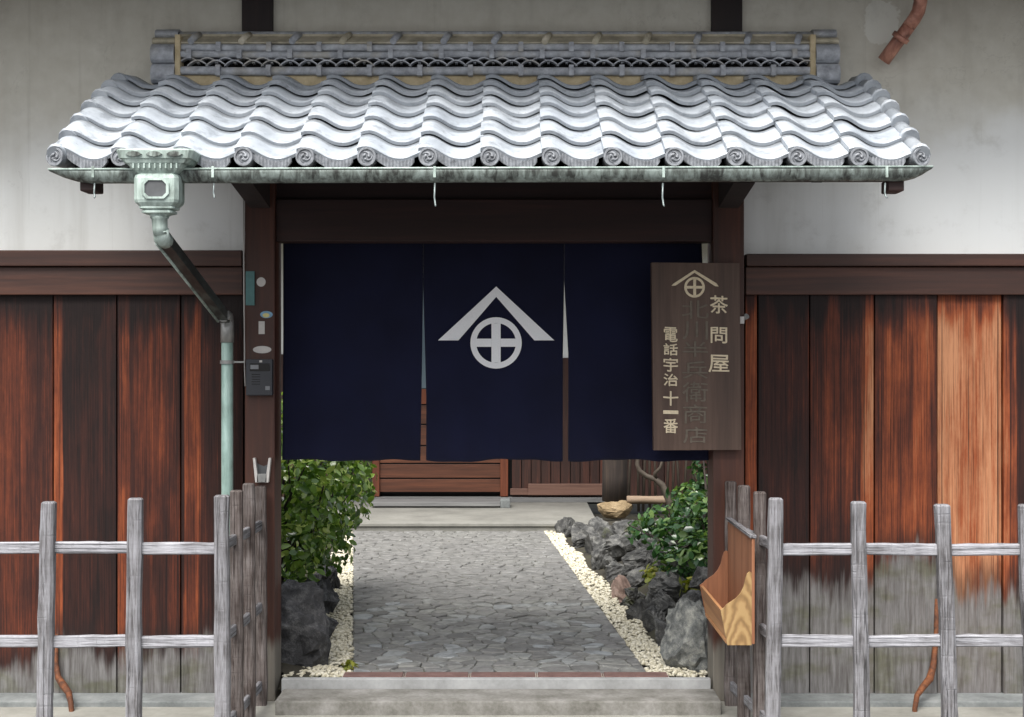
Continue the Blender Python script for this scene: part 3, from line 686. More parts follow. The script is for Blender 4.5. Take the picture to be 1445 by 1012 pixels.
for lb, a, b in (('grey footing stone under the left plank wall', -4.2, XX(344, -.1)), ('grey footing stone under the right plank wall', XX(1051, -.1), 4.2)):
    tag(obj('footing_stone', MB().box(a, b, -.19, .02, -.02, .0255, .006), M['footing']), lb, 'footing')

# ================================================================== GATE FRAME
gate = thing('gate_frame', (-.085, 0, 0), 'dark brown timber gate frame with two posts and a deep lintel', 'gate')
for a, b, nm in ((345.5, 388, 'left'), (1006, 1050, 'right')):
    obj('post', MB().box(XX(a, -.08), XX(b, -.08), -.085, .10, .0, 2.42, .006), M['gate_wood'], gate)
LX0, LX1 = XX(388, -.08), XX(1006, -.08)
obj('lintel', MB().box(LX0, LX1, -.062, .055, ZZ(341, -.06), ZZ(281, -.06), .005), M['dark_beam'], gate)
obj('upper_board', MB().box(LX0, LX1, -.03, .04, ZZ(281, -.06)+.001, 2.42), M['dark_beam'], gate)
for x in (XX(367, -.08), XX(1028, -.08)):        # bracket arms carrying the eave purlin
    poly = [(-.08, 2.36), (-.52, 2.34), (-.52, 2.265), (-.08, 2.205)]
    g = MB().loft([[Vector((xx, y, z+.02)) for y, z in poly] for xx in (x-.045, x+.045)])
    obj('bracket_arm', g, M['dark_timber'], gate)

# ================================================================== TILED GATE ROOF
roof = thing('tiled_roof', (-.08, -.6, 2.3), 'silver grey wavy clay-tiled canopy roof with lattice ridge', 'roof')
RY = [-1.11+.141*k for k in range(8)]
RZ = [2.300, 2.383, 2.464, 2.543, 2.614, 2.680, 2.738, 2.782]
NCOL = 14; X0 = XX(85.5, -1.11); X1 = XX(1297, -1.11); TW = (X1-X0)/NCOL
A = .038
def prof(u):
    k = .5+.5*math.cos(2*PI*(u-.15) if u < .15+.5 else 2*PI*(u-.15))
    # narrow crest, wide trough
    return A*(k**1.25)+.019*(1-u)
def make_tile(L, th, bow=0.0):
    g = MB(); n = 14; ms = [0, .03, .5, 1.0]
    top = []; bot = []
    for v in ms:
        for i in range(n+1):
            u = i/n*1.04-.0; z = prof(u); lip = -.004 if v == 0 else 0
            top.append(Vector(((u-.15)*TW, v*L, z+lip))); bot.append(Vector(((u-.15)*TW, v*L, z-th)))
    m = len(ms); W_ = n+1; fs = []
    for j in range(m-1):
        for i in range(n):
            k = j*W_+i; fs.append((k, k+1, k+W_+1, k+W_))
    g.add(top, fs, True)
    g.add(bot, [tuple(reversed(f)) for f in fs], True)
    T = len(top)
    # rim
    e = [(i, i+1) for i in range(n)]
    g.add([top[i] for i in range(W_)]+[bot[i] for i in range(W_)], [(W_+a, W_+b, b, a) for a, b in e])
    for i in (0, n):
        idx = [j*W_+i for j in range(m)]
        g.add([top[k] for k in idx]+[bot[k] for k in idx], [(j, j+1, m+j+1, m+j) for j in range(m-1)])
    return g
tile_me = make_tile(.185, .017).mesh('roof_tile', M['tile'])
def slope_mat(k, x, t=.0225):
    y0, z0, y1, z1 = RY[k], RZ[k], RY[k+1], RZ[k+1]-t
    ang = math.atan2(z1-z0, y1-y0)
    return Matrix.Translation((x, y0, z0)) @ Matrix.Rotation(ang, 4, 'X')
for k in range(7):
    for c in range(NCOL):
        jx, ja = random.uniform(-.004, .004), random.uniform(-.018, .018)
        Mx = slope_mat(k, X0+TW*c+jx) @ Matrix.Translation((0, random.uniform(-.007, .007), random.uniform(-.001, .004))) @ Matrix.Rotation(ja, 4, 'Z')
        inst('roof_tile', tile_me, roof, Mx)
# round verge tiles up both sides
def verge():
    g = MB(); n = 12; secs = []
    for (y, r) in ((-.006, .036), (.012, .040), (.022, .040), (.026, .034), (.19, .031)):
        secs.append([Vector((r*math.cos(a), y, r*math.sin(a)+.012)) for a in [2*PI*i/n for i in range(n)]])
    g.loft(secs, True, True)
    return g.mesh('verge_tile', M['tile'])
verge_me = verge()
for k in range(7):
    for x, yaw in ((X0-.012, .22), (X1+.002, -.22)):
        inst('verge_tile', verge_me, roof, slope_mat(k, x) @ Matrix.Translation((0, -.006, .010)) @ Matrix.Rotation(-yaw*0, 4, 'Z'))
# eave discs with a swirl and pendants with vertical flutes
def disc_mesh():
    g = MB(); n = 24; R = .037
    prof_ = [(0, R*.94), (-.012, R*.98), (-.016, R*.93), (-.016, R*.78), (-.011, R*.74)]
    secs = [[Vector((r*math.cos(2*PI*i/n), y, r*math.sin(2*PI*i/n))) for i in range(n)] for y, r in prof_]
    secs.insert(0, [Vector((R*.9*math.cos(2*PI*i/n), .10, R*.9*math.sin(2*PI*i/n))) for i in range(n)])
    g.loft(secs, True, False)
    for s in range(3):                             # three comma swirl
        q = []; rr = []
        for i in range(8):
            f = i/7; a = s*2*PI/3+f*2.5; r = R*(.20+.42*f); q.append(Vector((r*math.cos(a), -.0115, r*math.sin(a)))); rr.append(R*.17*(1-f)+.0012)
        g.tube(q, rr, 6)
    return g.mesh('eave_disc', M['tile_end'])
disc_me = disc_mesh()
def pend_mesh():
    g = MB(); n = 26; us = [.20+.72*i/n for i in range(n+1)]
    tops = [(u, prof(u)-.012) for u in us]; f = []; bk = []
    for i, (u, z) in enumerate(tops):
        s = i/n; drop = .018+.018*math.sin(PI*s)**.6+.004*abs(math.sin(s*PI*3)); y = -.004-.004*(i % 2)
        x = (u-.15)*TW
        f.append(Vector((x, y, z))); f.append(Vector((x, y, z-drop))); bk.append(Vector((x, .014, z))); bk.append(Vector((x, .014, z-drop)))
    N = len(f); fs = []
    for i in range(n):
        a = 2*i; fs += [(a, a+1, a+3, a+2), (N+a+2, N+a+3, N+a+1, N+a), (a+1, N+a+1, N+a+3, a+3), (a+2, N+a+2, N+a, a)]
    g.add(f+bk, fs); return g.mesh('eave_pendant', M['tile_end'])
pend_me = pend_mesh()
for c in range(NCOL+1):
    x = X0+TW*c
    if c < NCOL: inst('eave_pendant', pend_me, roof, Matrix.Translation((x, RY[0]-.004, RZ[0]+.001)))
    yaw = .25 if c == 0 else (-.25 if c == NCOL else random.uniform(-.04, .04))
    inst('eave_disc', disc_me, roof, Matrix.Translation((x+(-.012 if c == 0 else 0), RY[0]-.012, RZ[0]+.008)) @ Matrix.Rotation(-yaw, 4, 'Z') @ Matrix.Rotation(random.uniform(-.5, .5), 4, 'Y'))
# boards, rafters and purlin underneath
g = MB().loft([[Vector((x, RY[0]+.03, RZ[0]-.045)), Vector((x, -.0, RZ[7]+.0)), Vector((x, -.0, RZ[7]-.035)), Vector((x, RY[0]+.03, RZ[0]-.065))] for x in (X0+.03, X1-.03)])
obj('roof_boards', g, M['dark_beam'], roof)
for i in range(12):
    x = X0+.10+(X1-X0-.20)*i/11
    g = MB().loft([[Vector((xx, RY[0]+.05, RZ[0]-.066)), Vector((xx, -.01, RZ[7]-.036)), Vector((xx, -.01, RZ[7]-.075)), Vector((xx, RY[0]+.05, RZ[0]-.080))] for xx in (x-.02, x+.02)])
    obj('rafter', g, M['dark_rafter'], roof)
obj('purlin', MB().box(XX(120, -.98), XX(1274, -.98), -1.01, -.93, 2.237, 2.285, .004), M['dark_beam'], roof)
# ridge
RX0, RX1 = XX(252, -.12), XX(1148, -.12)
zz = lambda py: ZZ(py, -.12)
obj('mortar_bed', MB().box(RX0-.02, RX1+.02, -.115, 0, 2.76, zz(106)), M['mortar'], roof)
obj('lattice_backing', MB().box(RX0, RX1, -.07, 0, zz(106), zz(62)), M['void_dark'], roof)
SEG = 71.0
def course(y_top, y_bot, proud, off, mat='ridge_tile'):
    px = 252-off
    while px < 1148:
        a, b = max(px, 252), min(px+SEG, 1148); px += SEG
        if b-a < 4: continue
        zt, zb = zz(y_top), zz(y_bot); yo = random.uniform(-.003, .003); dz = random.uniform(-.003, .003)
        n = 8; h = zt-zb
        sec = [(-proud+.012*(1-math.cos(t_))-.0, zb+h*(.5+.5*math.sin(t_))) for t_ in [-PI/2+PI*i/n for i in range(n+1)]]
        sec = [(y+yo, z+dz) for y, z in sec]+[(-.02, zt+dz), (-.02, zb+dz)]
        g = MB().loft([[Vector((x, y, z)) for y, z in sec] for x in (XX(a, -.12)+.001, XX(b, -.12)-.001)])
        p = obj('ridge_tile', g, M[mat], roof)
        if b < 1147:
            xk = XX(b, -.12); sec2 = [(-proud-.012, zb-.006), (-proud-.018, (zt+zb)/2), (-proud-.010, zt+.006), (-.02, zt+.004), (-.02, zb-.004)]
            obj('collar', MB().loft([[Vector((x, y, z)) for y, z in sec2] for x in (xk-.011, xk+.011)], True), M[mat], p)
course(95, 106.5, .140, 14); course(72.2, 82, .135, 55); course(62, 72, .128, 14)
# interlaced lattice
step = 26.0; px = 254
def arc_pts(x0, x1, z0, z1, n=7):
    return [Vector((x0+(x1-x0)*i/n, 0, z0+(z1-z0)*math.sin(PI*i/n)**.9)) for i in range(n+1)]
zl, zh, zm = zz(95), zz(81.5), zz(88); wst = XX(722.5+step, -.12)
g = MB()
for (xa, za, top, yy) in ((0, zm-.004, zh-.001, -.122), (wst/2, zl+.003, zm+.006, -.132)):
    pts2 = [p+Vector((xa, yy, 0)) for p in arc_pts(-wst*.56, wst*.56, za, top)]
    secs = [[p+Vector((0, -.006, .0032)), p+Vector((0, .03, .0032)), p+Vector((0, .03, -.0032)), p+Vector((0, -.006, -.0032))] for p in pts2]
    g.loft(secs, True)
lat_me = g.mesh('lattice_tile', M['ridge_tile'])
k = 0
while px+step*.5 < 1148:
    inst('lattice_tile', lat_me, roof, Matrix.Translation((XX(px+step/2, -.12), 0, 0))); px += step; k += 1
# sloping mortar cap with half-round collars
sec = [(-.125, zz(62)+.001), (-.13, zz(60)), (-.06, zz(47)), (-.06, zz(44)), (-.0, zz(42)), (0, zz(62))]
obj('mortar_cap', MB().loft([[Vector((x, y, z)) for y, z in sec] for x in (RX0-.01, RX1+.01)]), M['mortar_old'], roof)
px = 275
while px < 1140:
    c0, c1 = Vector((XX(px, -.1)-.012, -.135, zz(60))), Vector((XX(px, -.1)+.012, -.055, zz(45)))
    obj('cap_collar', MB().tube([c0, c0.lerp(c1, .5)+Vector((0, -.006, .004)), c1], [.015, .017, .015], 8), M['mortar_old'] if random.random() < .45 else M['ridge_tile'], roof); px += SEG
obj('top_flashing', MB().tube([(RX0-.06, -.045, zz(43)), (0, -.045, zz(43)+.002), (RX1+.05, -.045, zz(43))], .012, 8), M['ridge_tile'], roof)
# stacked end tiles
for sgn, pa in ((-1, 215), (1, 1150)):
    x0, x1 = XX(pa, -.12), XX(pa+33, -.12)
    obj('end_mortar', MB().box(x1 if sgn < 0 else x0-.025, x1+.025 if sgn < 0 else x0, -.142, 0, zz(116), zz(50), .004), M['mortar'], roof)
    for (ya, yb, r, mt) in ((118, 90, .165, 'ridge_tile'), (89, 62, .160, 'ridge_tile'), (62, 50, .12, 'mortar_old'), (51, 36, .085, 'ridge_tile')):
        n = 8; zb, zt = zz(ya), zz(yb); h = zt-zb; o_ = random.uniform(-.004, .004)
        sec = [(-r+.03*(1-math.sin(t_)**.6)+.012*t_/PI, zb+h*t_/PI) for t_ in [PI*i/n for i in range(n+1)]]
        sec = sec+[(0, zt), (0, zb)]
        lean = -.012 if sgn < 0 else .012
        g = MB().loft([[Vector((x, y, z)) for y, z in sec] for x in (x0+o_, (x0+x1)/2, x1+o_)])
        obj('end_tile', g, M[mt], roof)

# ================================================================== GUTTER, RAIN HEAD, DOWNPIPE
GY = -1.155; gut = thing('rain_gutter', (-.08, GY, 2.2), 'green-stained half-round copper gutter along the tiled eave', 'gutter')
gx0, gx1 = XX(72, GY), XX(1313, GY); gz = ZZ(241, GY); R = .034
g = MB(); secs = []; n = 12
for (x, s) in ((gx0, .10), (gx0+.05, .55), (gx0+.10, .85), (gx0+.16, 1), (-.6, 1), (.2, 1), (.9, 1), (gx1-.10, 1), (gx1-.06, .8), (gx1-.03, .5), (gx1, .12)):
    out_ = [Vector((x, GY-R*math.cos(a), gz-R*1.45*s*math.sin(a)+.010*(x-gx0)/(gx1-gx0))) for a in [PI*i/n for i in range(n+1)]]
    in_ = [Vector((p.x, GY+(p.y-GY)*.9, gz+(p.z-gz)*.9+.0008)) for p in out_]
    secs.append(out_+list(reversed(in_)))
g.loft(secs, True, True); obj('trough', g, M['gutter_copper'], gut)
obj('rim', MB().tube([(gx0, GY-R, gz+.001), (gx1, GY-R, gz+.011)], .0042, 6), M['verdigris'], gut)
for i, px in enumerate((135, 303, 614, 935, 1248)):
    x = XX(px, GY); l = (.055, .055, .085, .085, .055)[i]
    obj('strap', MB().box(x-.005, x+.005, GY-R-.004, GY-R+.001, gz-.03, gz+.012, .001), M['verdigris'], gut)
    obj('hook', MB().tube([(x, GY-.012, gz-R*1.40), (x-.002, GY-.013, gz-.05-l*.6), (x+.002, GY-.015, gz-.045-l), (x+.003, GY-.028, gz-.050-l)], [.0035, .0035, .0035, .003], 6), M['pale_wire'], gut)

for px in (128, 1261):
    x = XX(px, GY+.05); obj('end_bracket', MB().box(x-.03, x+.03, GY+.01, GY+.12, gz-.075, gz-.03, .006), M['dark_beam'], gut)
HX = XX(227, GY); rh = thing('rain_downpipe', (HX, -.12, 0), 'verdigris copper downpipe with ornamental rain head box', 'downpipe')
def rect(z, hw, hd, ch=.0, cy=GY-.02):
    p = [(-hw+ch, -hd), (hw-ch, -hd), (hw, -hd+ch), (hw, hd-ch), (hw-ch, hd), (-hw+ch, hd), (-hw, hd-ch), (-hw, -hd+ch)]
    return [Vector((HX+x, cy+y, z)) for x, y in p]
zt = lambda py: ZZ(py, GY-.06)
tray = obj('rain_tray', MB().loft([rect(zt(246), .070, .05, .008), rect(zt(241), .085, .058, .008), rect(zt(239), .092, .06, .008), rect(zt(233), .104, .066, .01), rect(zt(231), .116, .070, .01), rect(zt(226), .126, .074, .01), rect(zt(225), .134, .078, .012), rect(zt(214), .143, .082, .014), rect(zt(212), .137, .078, .014)], True), M['verdigris'], rh)
for i in range(3):
    x = HX+(i-1)*.075
    obj('scallop', MB().prism([(x-.030, zt(219.5)), (x-.016, zt(216.5)), (x, zt(215.6)), (x+.016, zt(216.5)), (x+.030, zt(219.5)), (x+.018, zt(222)), (x, zt(223.4)), (x-.018, zt(222))], GY-.107, GY-.09), M['gutter_copper'], tray)
for i in range(9):
    x = HX+(i-4)*.02
    obj('flute', MB().box(x-.003, x+.003, GY-.092, GY-.07, zt(239), zt(232), .001), M['verdigris'], tray)
bx_ = obj('rain_box', MB().loft([rect(zt(291), .066, .05, .012), rect(zt(286), .080, .058, .014), rect(zt(282), .083, .060, .014), rect(zt(252), .083, .060, .014), rect(zt(247), .079, .057, .014), rect(zt(245), .07, .05, .014)], True), M['verdigris'], rh)
def octo(hw, hh, c=.018): return [(-hw+c, -hh), (hw-c, -hh), (hw, -hh+c), (hw, hh-c), (hw-c, hh), (-hw+c, hh), (-hw, hh-c), (-hw, -hh+c)]
zc = zt(267); yf = GY-.02-.060
secs = []
for (k, y) in ((1, yf+.002), (1, yf-.007), (.80, yf-.007), (.78, yf-.001)):
    secs.append([Vector((HX+x*k, y, zc+z*k)) for x, z in octo(.050, .038)])
obj('panel_frame', MB().loft(secs, False), M['verdigris'], bx_)
obj('panel', MB().prism([(HX+x*.8, zc+z*.8) for x, z in octo(.050, .038)], yf-.0015, yf+.004), M['zinc_dark'], bx_)
obj('box_foot', MB().loft([rect(zt(305), .028, .03, .008), rect(zt(302), .036, .034, .008), rect(zt(300), .058, .045, .01), rect(zt(297), .058, .045, .01), rect(zt(296), .050, .04, .01), rect(zt(294), .066, .05, .01), rect(zt(291.2), .066, .05, .01)], True), M['verdigris'], rh)
PXV = XX(321, -.11); py_ = -.115
neck_b = Vector((HX+.004, GY-.015, zt(330)))
obj('neck', MB().tube([(HX, GY-.02, zt(304)), (HX, GY-.02, zt(306)), (HX, GY-.02, zt(308)), (HX+.001, GY-.018, zt(320)), neck_b], [.034, .036, .030, .029, .028], 12), M['verdigris'], rh)
el = Vector((PXV-.002, py_-.005, ZZ(452, -.115)))
st_ = neck_b+Vector((0, 0, .02))
obj('elbow', MB().tube([st_, neck_b+Vector((0, .012, -.012)), neck_b.lerp(el, .06)], .0305, 12), M['verdigris'], rh)
obj('sloping_pipe', MB().tube([neck_b.lerp(el, .02), neck_b.lerp(el, .97)], .031, 4, True, False, PI/4), M['dark_copper'], rh)
obj('seam', MB().tube([neck_b.lerp(el, .03)+Vector((-.024, -.006, -.022)), neck_b.lerp(el, .95)+Vector((-.024, -.006, -.022))], .006, 6), M['verdigris'], rh)
obj('lower_elbow', MB().tube([neck_b.lerp(el, .93), el+Vector((0, 0, .015)), Vector((PXV, py_, el.z-.02)), Vector((PXV, py_, el.z-.10))], [.03, .031, .030, .0305], 12), M['zinc'], rh)
obj('pipe', MB().tube([(PXV, py_, el.z-.06), (PXV, py_, 1.0), (PXV, py_, ZZ(920, py_))], .0265, 14), M['mint_copper'], rh)
obj('pipe_foot', MB().tube([(PXV, py_, ZZ(918, py_)), (PXV, py_, 0.02)], .0265, 14), M['brown_copper'], rh)
zs = ZZ(511, py_)
obj('clamp', MB().loft([[Vector((PXV+r*math.cos(2*PI*i/16), py_+r*math.sin(2*PI*i/16), z)) for i in range(16)] for r, z in ((.0285, zs-.008), (.033, zs-.008), (.033, zs+.008), (.0285, zs+.008))], False), M['zinc'], rh)
obj('clamp_arm', MB().box(PXV+.02, XX(347, -.1), py_-.008, py_-.001, zs-.004, zs+.004, .001), M['zinc'], rh)

# copper overflow pipe, upper right
cp = thing('copper_pipe', P(1300, 0, -.10), 'reddish copper pipe stub with a collar high on the plaster', 'pipe')
pts3 = [P(1290, -330, -.9), P(1296, -120, -.42), P(1299, -30, -.22), P(1299, 2, -.17), P(1296, 16, -.155), P(1290, 27, -.145), P(1282, 38, -.135), P(1248, 85, -.06)]
obj('pipe', MB().tube(pts3[:7], .030, 14), M['brown_copper'], cp)
obj('spout', MB().tube([P(1285, 34, -.138), P(1247, 86, -.06)], .0305, 14), M['brown_copper'], cp)
c = P(1271, 53, -.115); dr = (P(1248, 85, -.06)-P(1282, 38, -.135)).normalized()
obj('collar', MB().tube([c-dr*.012, c-dr*.010, c+dr*.010, c+dr*.012], [.030, .041, .041, .030], 16), M['brown_copper'], cp)

# ================================================================== NOREN CURTAIN
NY = .075
def cloth_y(x, z):
    dz = max(0, 2.1-z)
    return NY+dz*(.018*math.sin(x*8.3+1+.6*z)+.012*math.sin(x*21+z*3)+.034*mnoise.noise(Vector((x*2.6, z*1.3, 4)))+.012*mnoise.noise(Vector((x*7, z*4, 9))))-.02*dz
nor = thing('noren_curtain', (-.07, NY, 2.1), 'dark indigo three-panel shop curtain with white emblem in the gateway', 'curtain')
ZT = 2.115
def panel(l, r, ztop=ZT):                          # l, r: px of the edge as function of py
    g = MB(); nx, nz = 48, 60; vs = []; fs = []
    for layer in (0, 1):
        for j in range(nz+1):
            for i in range(nx+1):
                zb = ZZ(649.5+1.5*math.sin(i*.17+l(500)*.01)+.7*math.sin(i*.45), NY); z = ztop+(zb-ztop)*j/nz; pyv = CY-(z-CAMZ)*F_PX/(NY-CAMY)
                x0, x1 = XX(l(pyv), NY), XX(r(pyv), NY); x = x0+(x1-x0)*i/nx
                vs.append((x, cloth_y(x, z)+layer*.003, z))
    W_ = nx+1; N = W_*(nz+1)
    for j in range(nz):
        for i in range(nx):
            k = j*W_+i; fs += [(k, k+1, k+W_+1, k+W_), (N+k+W_, N+k+W_+1, N+k+1, N+k)]
    for j in range(nz):
        for i in (0, nx):
            k = j*W_+i; fs.append((k, k+W_, N+k+W_, N+k))
    for i in range(nx):
        for j in (0, nz):
            k = j*W_+i; fs.append((k, k+1, N+k+1, N+k))
    g.add(vs, fs, True); return g
def lin(a, b, p0=400, p1=650): return lambda p: a+(b-a)*max(0, min(1, (p-p0)/(p1-p0)))
pan = [obj('panel', panel(lin(399.5, 400, 340, 650), lin(597.2, 594)), M['indigo'], nor),
       obj('panel', panel(lin(597.3, 602, 405, 560), lin(796, 794, 398, 500)), M['indigo'], nor),
       obj('panel', panel(lin(796.1, 801.5, 398, 500), lin(990, 1001, 340, 650)), M['indigo'], nor)]
pan[1].data.name = 'panel_with_emblem'
obj('rod', MB().tube([(LX0+.003, NY+.012, ZT+.012), (LX1-.003, NY+.012, ZT+.012)], .012, 10), M['dark_beam'], nor)
# white emblem printed on the middle panel (mapped on to the cloth)
def onto(poly2d): return [Vector((XX(px, NY), 0, ZZ(py, NY))) for px, py in poly2d]
def stamp(quads):                                  # list of (inner pts, outer pts) strips in px
    g = MB()
    for A_, B_ in quads:
        vs = []; 
        for layer in (-.0045, -.0025):
            for L_ in (A_, B_):
                for px, py in L_:
                    x, z = XX(px, NY), ZZ(py, NY); vs.append((x, cloth_y(x, z)+layer, z))
        n = len(A_); fs = []
        for i in range(n-1): fs += [(i, i+1, n+i+1, n+i), (2*n+i, 3*n+i, 3*n+i+1, 2*n+i+1), (i, 2*n+i, 2*n+i+1, i+1), (n+i, n+i+1, 3*n+i+1, 3*n+i)]
        g.add(vs, fs)
    return g
def seg(a, b, n=10): return [(a[0]+(b[0]-a[0])*i/n, a[1]+(b[1]-a[1])*i/n) for i in range(n+1)]
def arc(r, a0, a1, n=40, c=(700, 484)): return [(c[0]+r*math.cos(a0+(a1-a0)*i/n), c[1]+r*math.sin(a0+(a1-a0)*i/n)) for i in range(n+1)]
emb = [(seg((618.5, 480.5), (700.2, 404.5), 14), seg((647, 480.5), (700.2, 419), 14)), (seg((700.2, 404.5), (782, 480.5), 14), seg((700.2, 419), (754, 480.5), 14)),
       (arc(36.2, 0, 2*PI, 48), arc(28, 0, 2*PI, 48)), (seg((693.5, 456.3), (693.5, 511.7)), seg((706.5, 456.3), (706.5, 511.7))),
       (seg((672, 478), (693.4, 478), 4), seg((672, 489.5), (693.4, 489.5), 4)), (seg((706.6, 478), (728, 478), 4), seg((706.6, 489.5), (728, 489.5), 4))]
obj('emblem', stamp(emb), M['white_print'], pan[1])

# ================================================================== SIGN BOARD
SY = -.135
sg = thing('sign_board', (XX(982, SY), SY, ZZ(636, SY)), 'brown wooden shop sign board with pale brushed characters on the gate post', 'sign')
bm_pts = [(919.5, 370.5), (1043.5, 371.5), (1046, 635), (922.5, 635.5)]
g = MB().loft([[Vector((XX(a, SY), y, ZZ(b, SY))) for a, b in bm_pts] for y in (SY, -.086)])
board = obj('board', g, M['sign_wood'], sg)
def glyph(ch, px, py, w_, h_, mat, off=.02):
    cu = bpy.data.curves.new('character', 'FONT'); cu.body = ch; cu.extrude = .0; cu.resolution_u = 3
    o = bpy.data.objects.new('tmp', cu); COL.objects.link(o)
    me = bpy.data.meshes.new_from_object(o); bpy.data.objects.remove(o); bpy.data.curves.remove(cu)
    xs = [v.co.x for v in me.vertices]; ys = [v.co.y for v in me.vertices]
    if not xs: return
    cx, cy = (min(xs)+max(xs))/2, (min(ys)+max(ys))/2
    sx = w_*(SY-CAMY)/F_PX/max(1e-4, max(xs)-min(xs)); sy = h_*(SY-CAMY)/F_PX/max(1e-4, max(ys)-min(ys))
    c = P(px, py, SY-.0022)
    for v in me.vertices:
        x, y = (v.co.x-cx)*sx, (v.co.y-cy)*sy
        v.co = Vector((x, .0009*math.sin(x*60), y+.0016*math.sin(x*70+px)))
    me.materials.append(M[mat]); me.name = 'character'
    bm = bmesh.new(); bm.from_mesh(me); src = bm.verts[:]; fc = bm.faces[:]
    k = off*.045
    for i, (dx, dz) in enumerate(((k, 0), (-k, 0), (0, k), (0, -k))):
        mp = {v: bm.verts.new(v.co+Vector((dx, -.00025*(i+1), dz))) for v in src}
        for f in fc:
            try: bm.faces.new([mp[v] for v in f.verts]).material_index = 0
            except ValueError: pass
    bm.to_mesh(me); bm.free()
    o = bpy.data.objects.new('character', me); COL.objects.link(o); o.parent = board; o.location = c-wl(board)
for ch, py, w_, h_ in (('茶', 430, 25, 25), ('問', 473, 23, 22), ('屋', 513, 29, 24)): glyph(ch, 1014.5, py, w_, h_, 'sign_gold', .022)
for ch, py, w_, h_ in (('電', 472, 19, 20), ('話', 493, 20, 16), ('宇', 514.5, 20, 19), ('治', 536, 20, 17), ('十', 562, 21, 20), ('一', 582, 21, 4.5), ('番', 601, 20, 20)): glyph(ch, 946.5, py, w_, h_, 'sign_gold', .022)
for ch, py, w_, h_ in (('北', 437, 38, 25), ('川', 466, 36, 26), ('半', 493, 36, 22), ('兵', 522, 36, 24), ('衛', 553, 36, 28), ('商', 584, 34, 26), ('店', 614, 34, 22)): glyph(ch, 981, py, w_, h_, 'sign_faded', .008)
def flat(poly, mat, y=SY-.003, th=.0018, par=None, nm='emblem'):
    g = MB()
    for pl in poly: g.prism([(XX(a, SY), ZZ(b, SY)) for a, b in pl], y, y+th)
    return obj(nm, g, M[mat], par)
def ringpoly(r0, r1, c, n=28):
    return [[(c[0]+r*math.cos(t_), c[1]+r*math.sin(t_)) for r, t_ in ((r0, a), (r1, a), (r1, b), (r0, b))] for a, b in [(2*PI*i/n, 2*PI*(i+1)/n) for i in range(n)]]
c0 = (980, 405.5)
flat([[(947.5, 403.5), (950, 400.5), (980, 381), (980, 385), (953.5, 403)], [(980, 381), (1011, 400), (1014, 404.5), (1009, 404), (980, 385)]]+ringpoly(11.2, 14.6, c0)
     +[[(978.2, 394), (982.2, 394), (982.2, 417), (978.2, 417)], [(969, 403.6), (978.1, 403.6), (978.1, 407.4), (969, 407.4)], [(982.3, 403.6), (991, 403.6), (991, 407.4), (982.3, 407.4)]], 'sign_gold', par=board)

# ================================================================== SMALL THINGS ON THE POSTS
QY = -.0855
def onpost(px0, px1, py0, py1, th, bev=.001): return MB().box(XX(px0, QY), XX(px1, QY), QY-th, QY+.0006, ZZ(py1, QY), ZZ(py0, QY), bev)
def oval(px, py, rx, ry, th, n=20):
    return MB().prism([(XX(px+rx*math.cos(2*PI*i/n), QY), ZZ(py+ry*math.sin(2*PI*i/n), QY)) for i in range(n)], QY-th, QY+.0004)
tag(obj('name_plate', onpost(347, 359.5, 383, 431, .008), M['teal_plate']), 'narrow teal plate high on the left gate post', 'plate')
tag(obj('round_sticker', oval(368.5, 398, 6.4, 6.6, .0015), M['white_sticker']), 'round pale sticker beside the narrow teal plate', 'sticker')
st = tag(obj('oval_sticker', oval(376, 444, 8.8, 5, .0015), M['blue_sticker']), 'blue and yellow oval sticker on the gate post', 'sticker')
obj('patch', MB().prism([(XX(375.5+5*math.cos(2*PI*i/14), QY), ZZ(445+3.2*math.sin(2*PI*i/14), QY)) for i in range(14)], QY-.0024, QY-.0014), M['yellow_sticker'], st)
tag(obj('paper_label', onpost(365, 373.5, 453.5, 471.5, .0015, 0), M['white_sticker']), 'small upright pale rectangular label on the gate post', 'label')
tag(obj('white_badge', oval(370, 493.5, 13, 5.2, .002), M['white_sticker']), 'wide white oval badge just above the black intercom', 'badge')
ic = thing('intercom', (XX(367, QY), QY, ZZ(558, QY)), 'black box intercom mounted on the left gate post', 'intercom')
obj('case', onpost(349, 386, 507, 558, .035, .004), M['black_plastic'], ic)
YI = QY-.035
def onface(px0, px1, py0, py1, th, mat, nm): obj(nm, MB().box(XX(px0, YI), XX(px1, YI), YI-th, YI+.002, ZZ(py1, YI), ZZ(py0, YI), .0006), M[mat], ic)
onface(352.5, 381, 513, 524, .0015, 'black_glass', 'display'); onface(353.5, 365, 515, 521, .003, 'grey_plastic', 'display_label'); onface(366, 370, 508.5, 511.5, .002, 'white_sticker', 'logo'); onface(374.5, 381, 545, 550.5, .003, 'grey_plastic', 'button')
for i in range(5): onface(355, 367, 528+i*3.4, 529+i*3.4, .001, 'black_glass', 'slot')
tag(obj('cable', MB().tube([(XX(345, -.07), -.09, ZZ(268, -.07)), (XX(345.5, -.07), -.092, ZZ(400, -.07)), (XX(346.5, -.07), -.092, ZZ(520, -.07)), (XX(347.5, -.07), -.095, ZZ(545, -.07))], .0035, 6), M['cable_white']), 'thin pale cable running down the edge of the gate post', 'cable')
hd = thing('leaflet_holder', (XX(371, QY), QY, ZZ(681, QY)), 'small grey metal holder with splayed pale sides on the post', 'holder')
Z0, Z1 = ZZ(680, QY), ZZ(646, QY); xa, xb, xc, xd = XX(364, QY), XX(378, QY), XX(360, QY), XX(382, QY)
obj('back_plate', MB().prism([(xa, Z0), (xb, Z0), (XX(379, QY), ZZ(655, QY)), (XX(372, QY), ZZ(658, QY)), (XX(363, QY), ZZ(654, QY))], QY-.004, QY), M['zinc_dark'], hd)
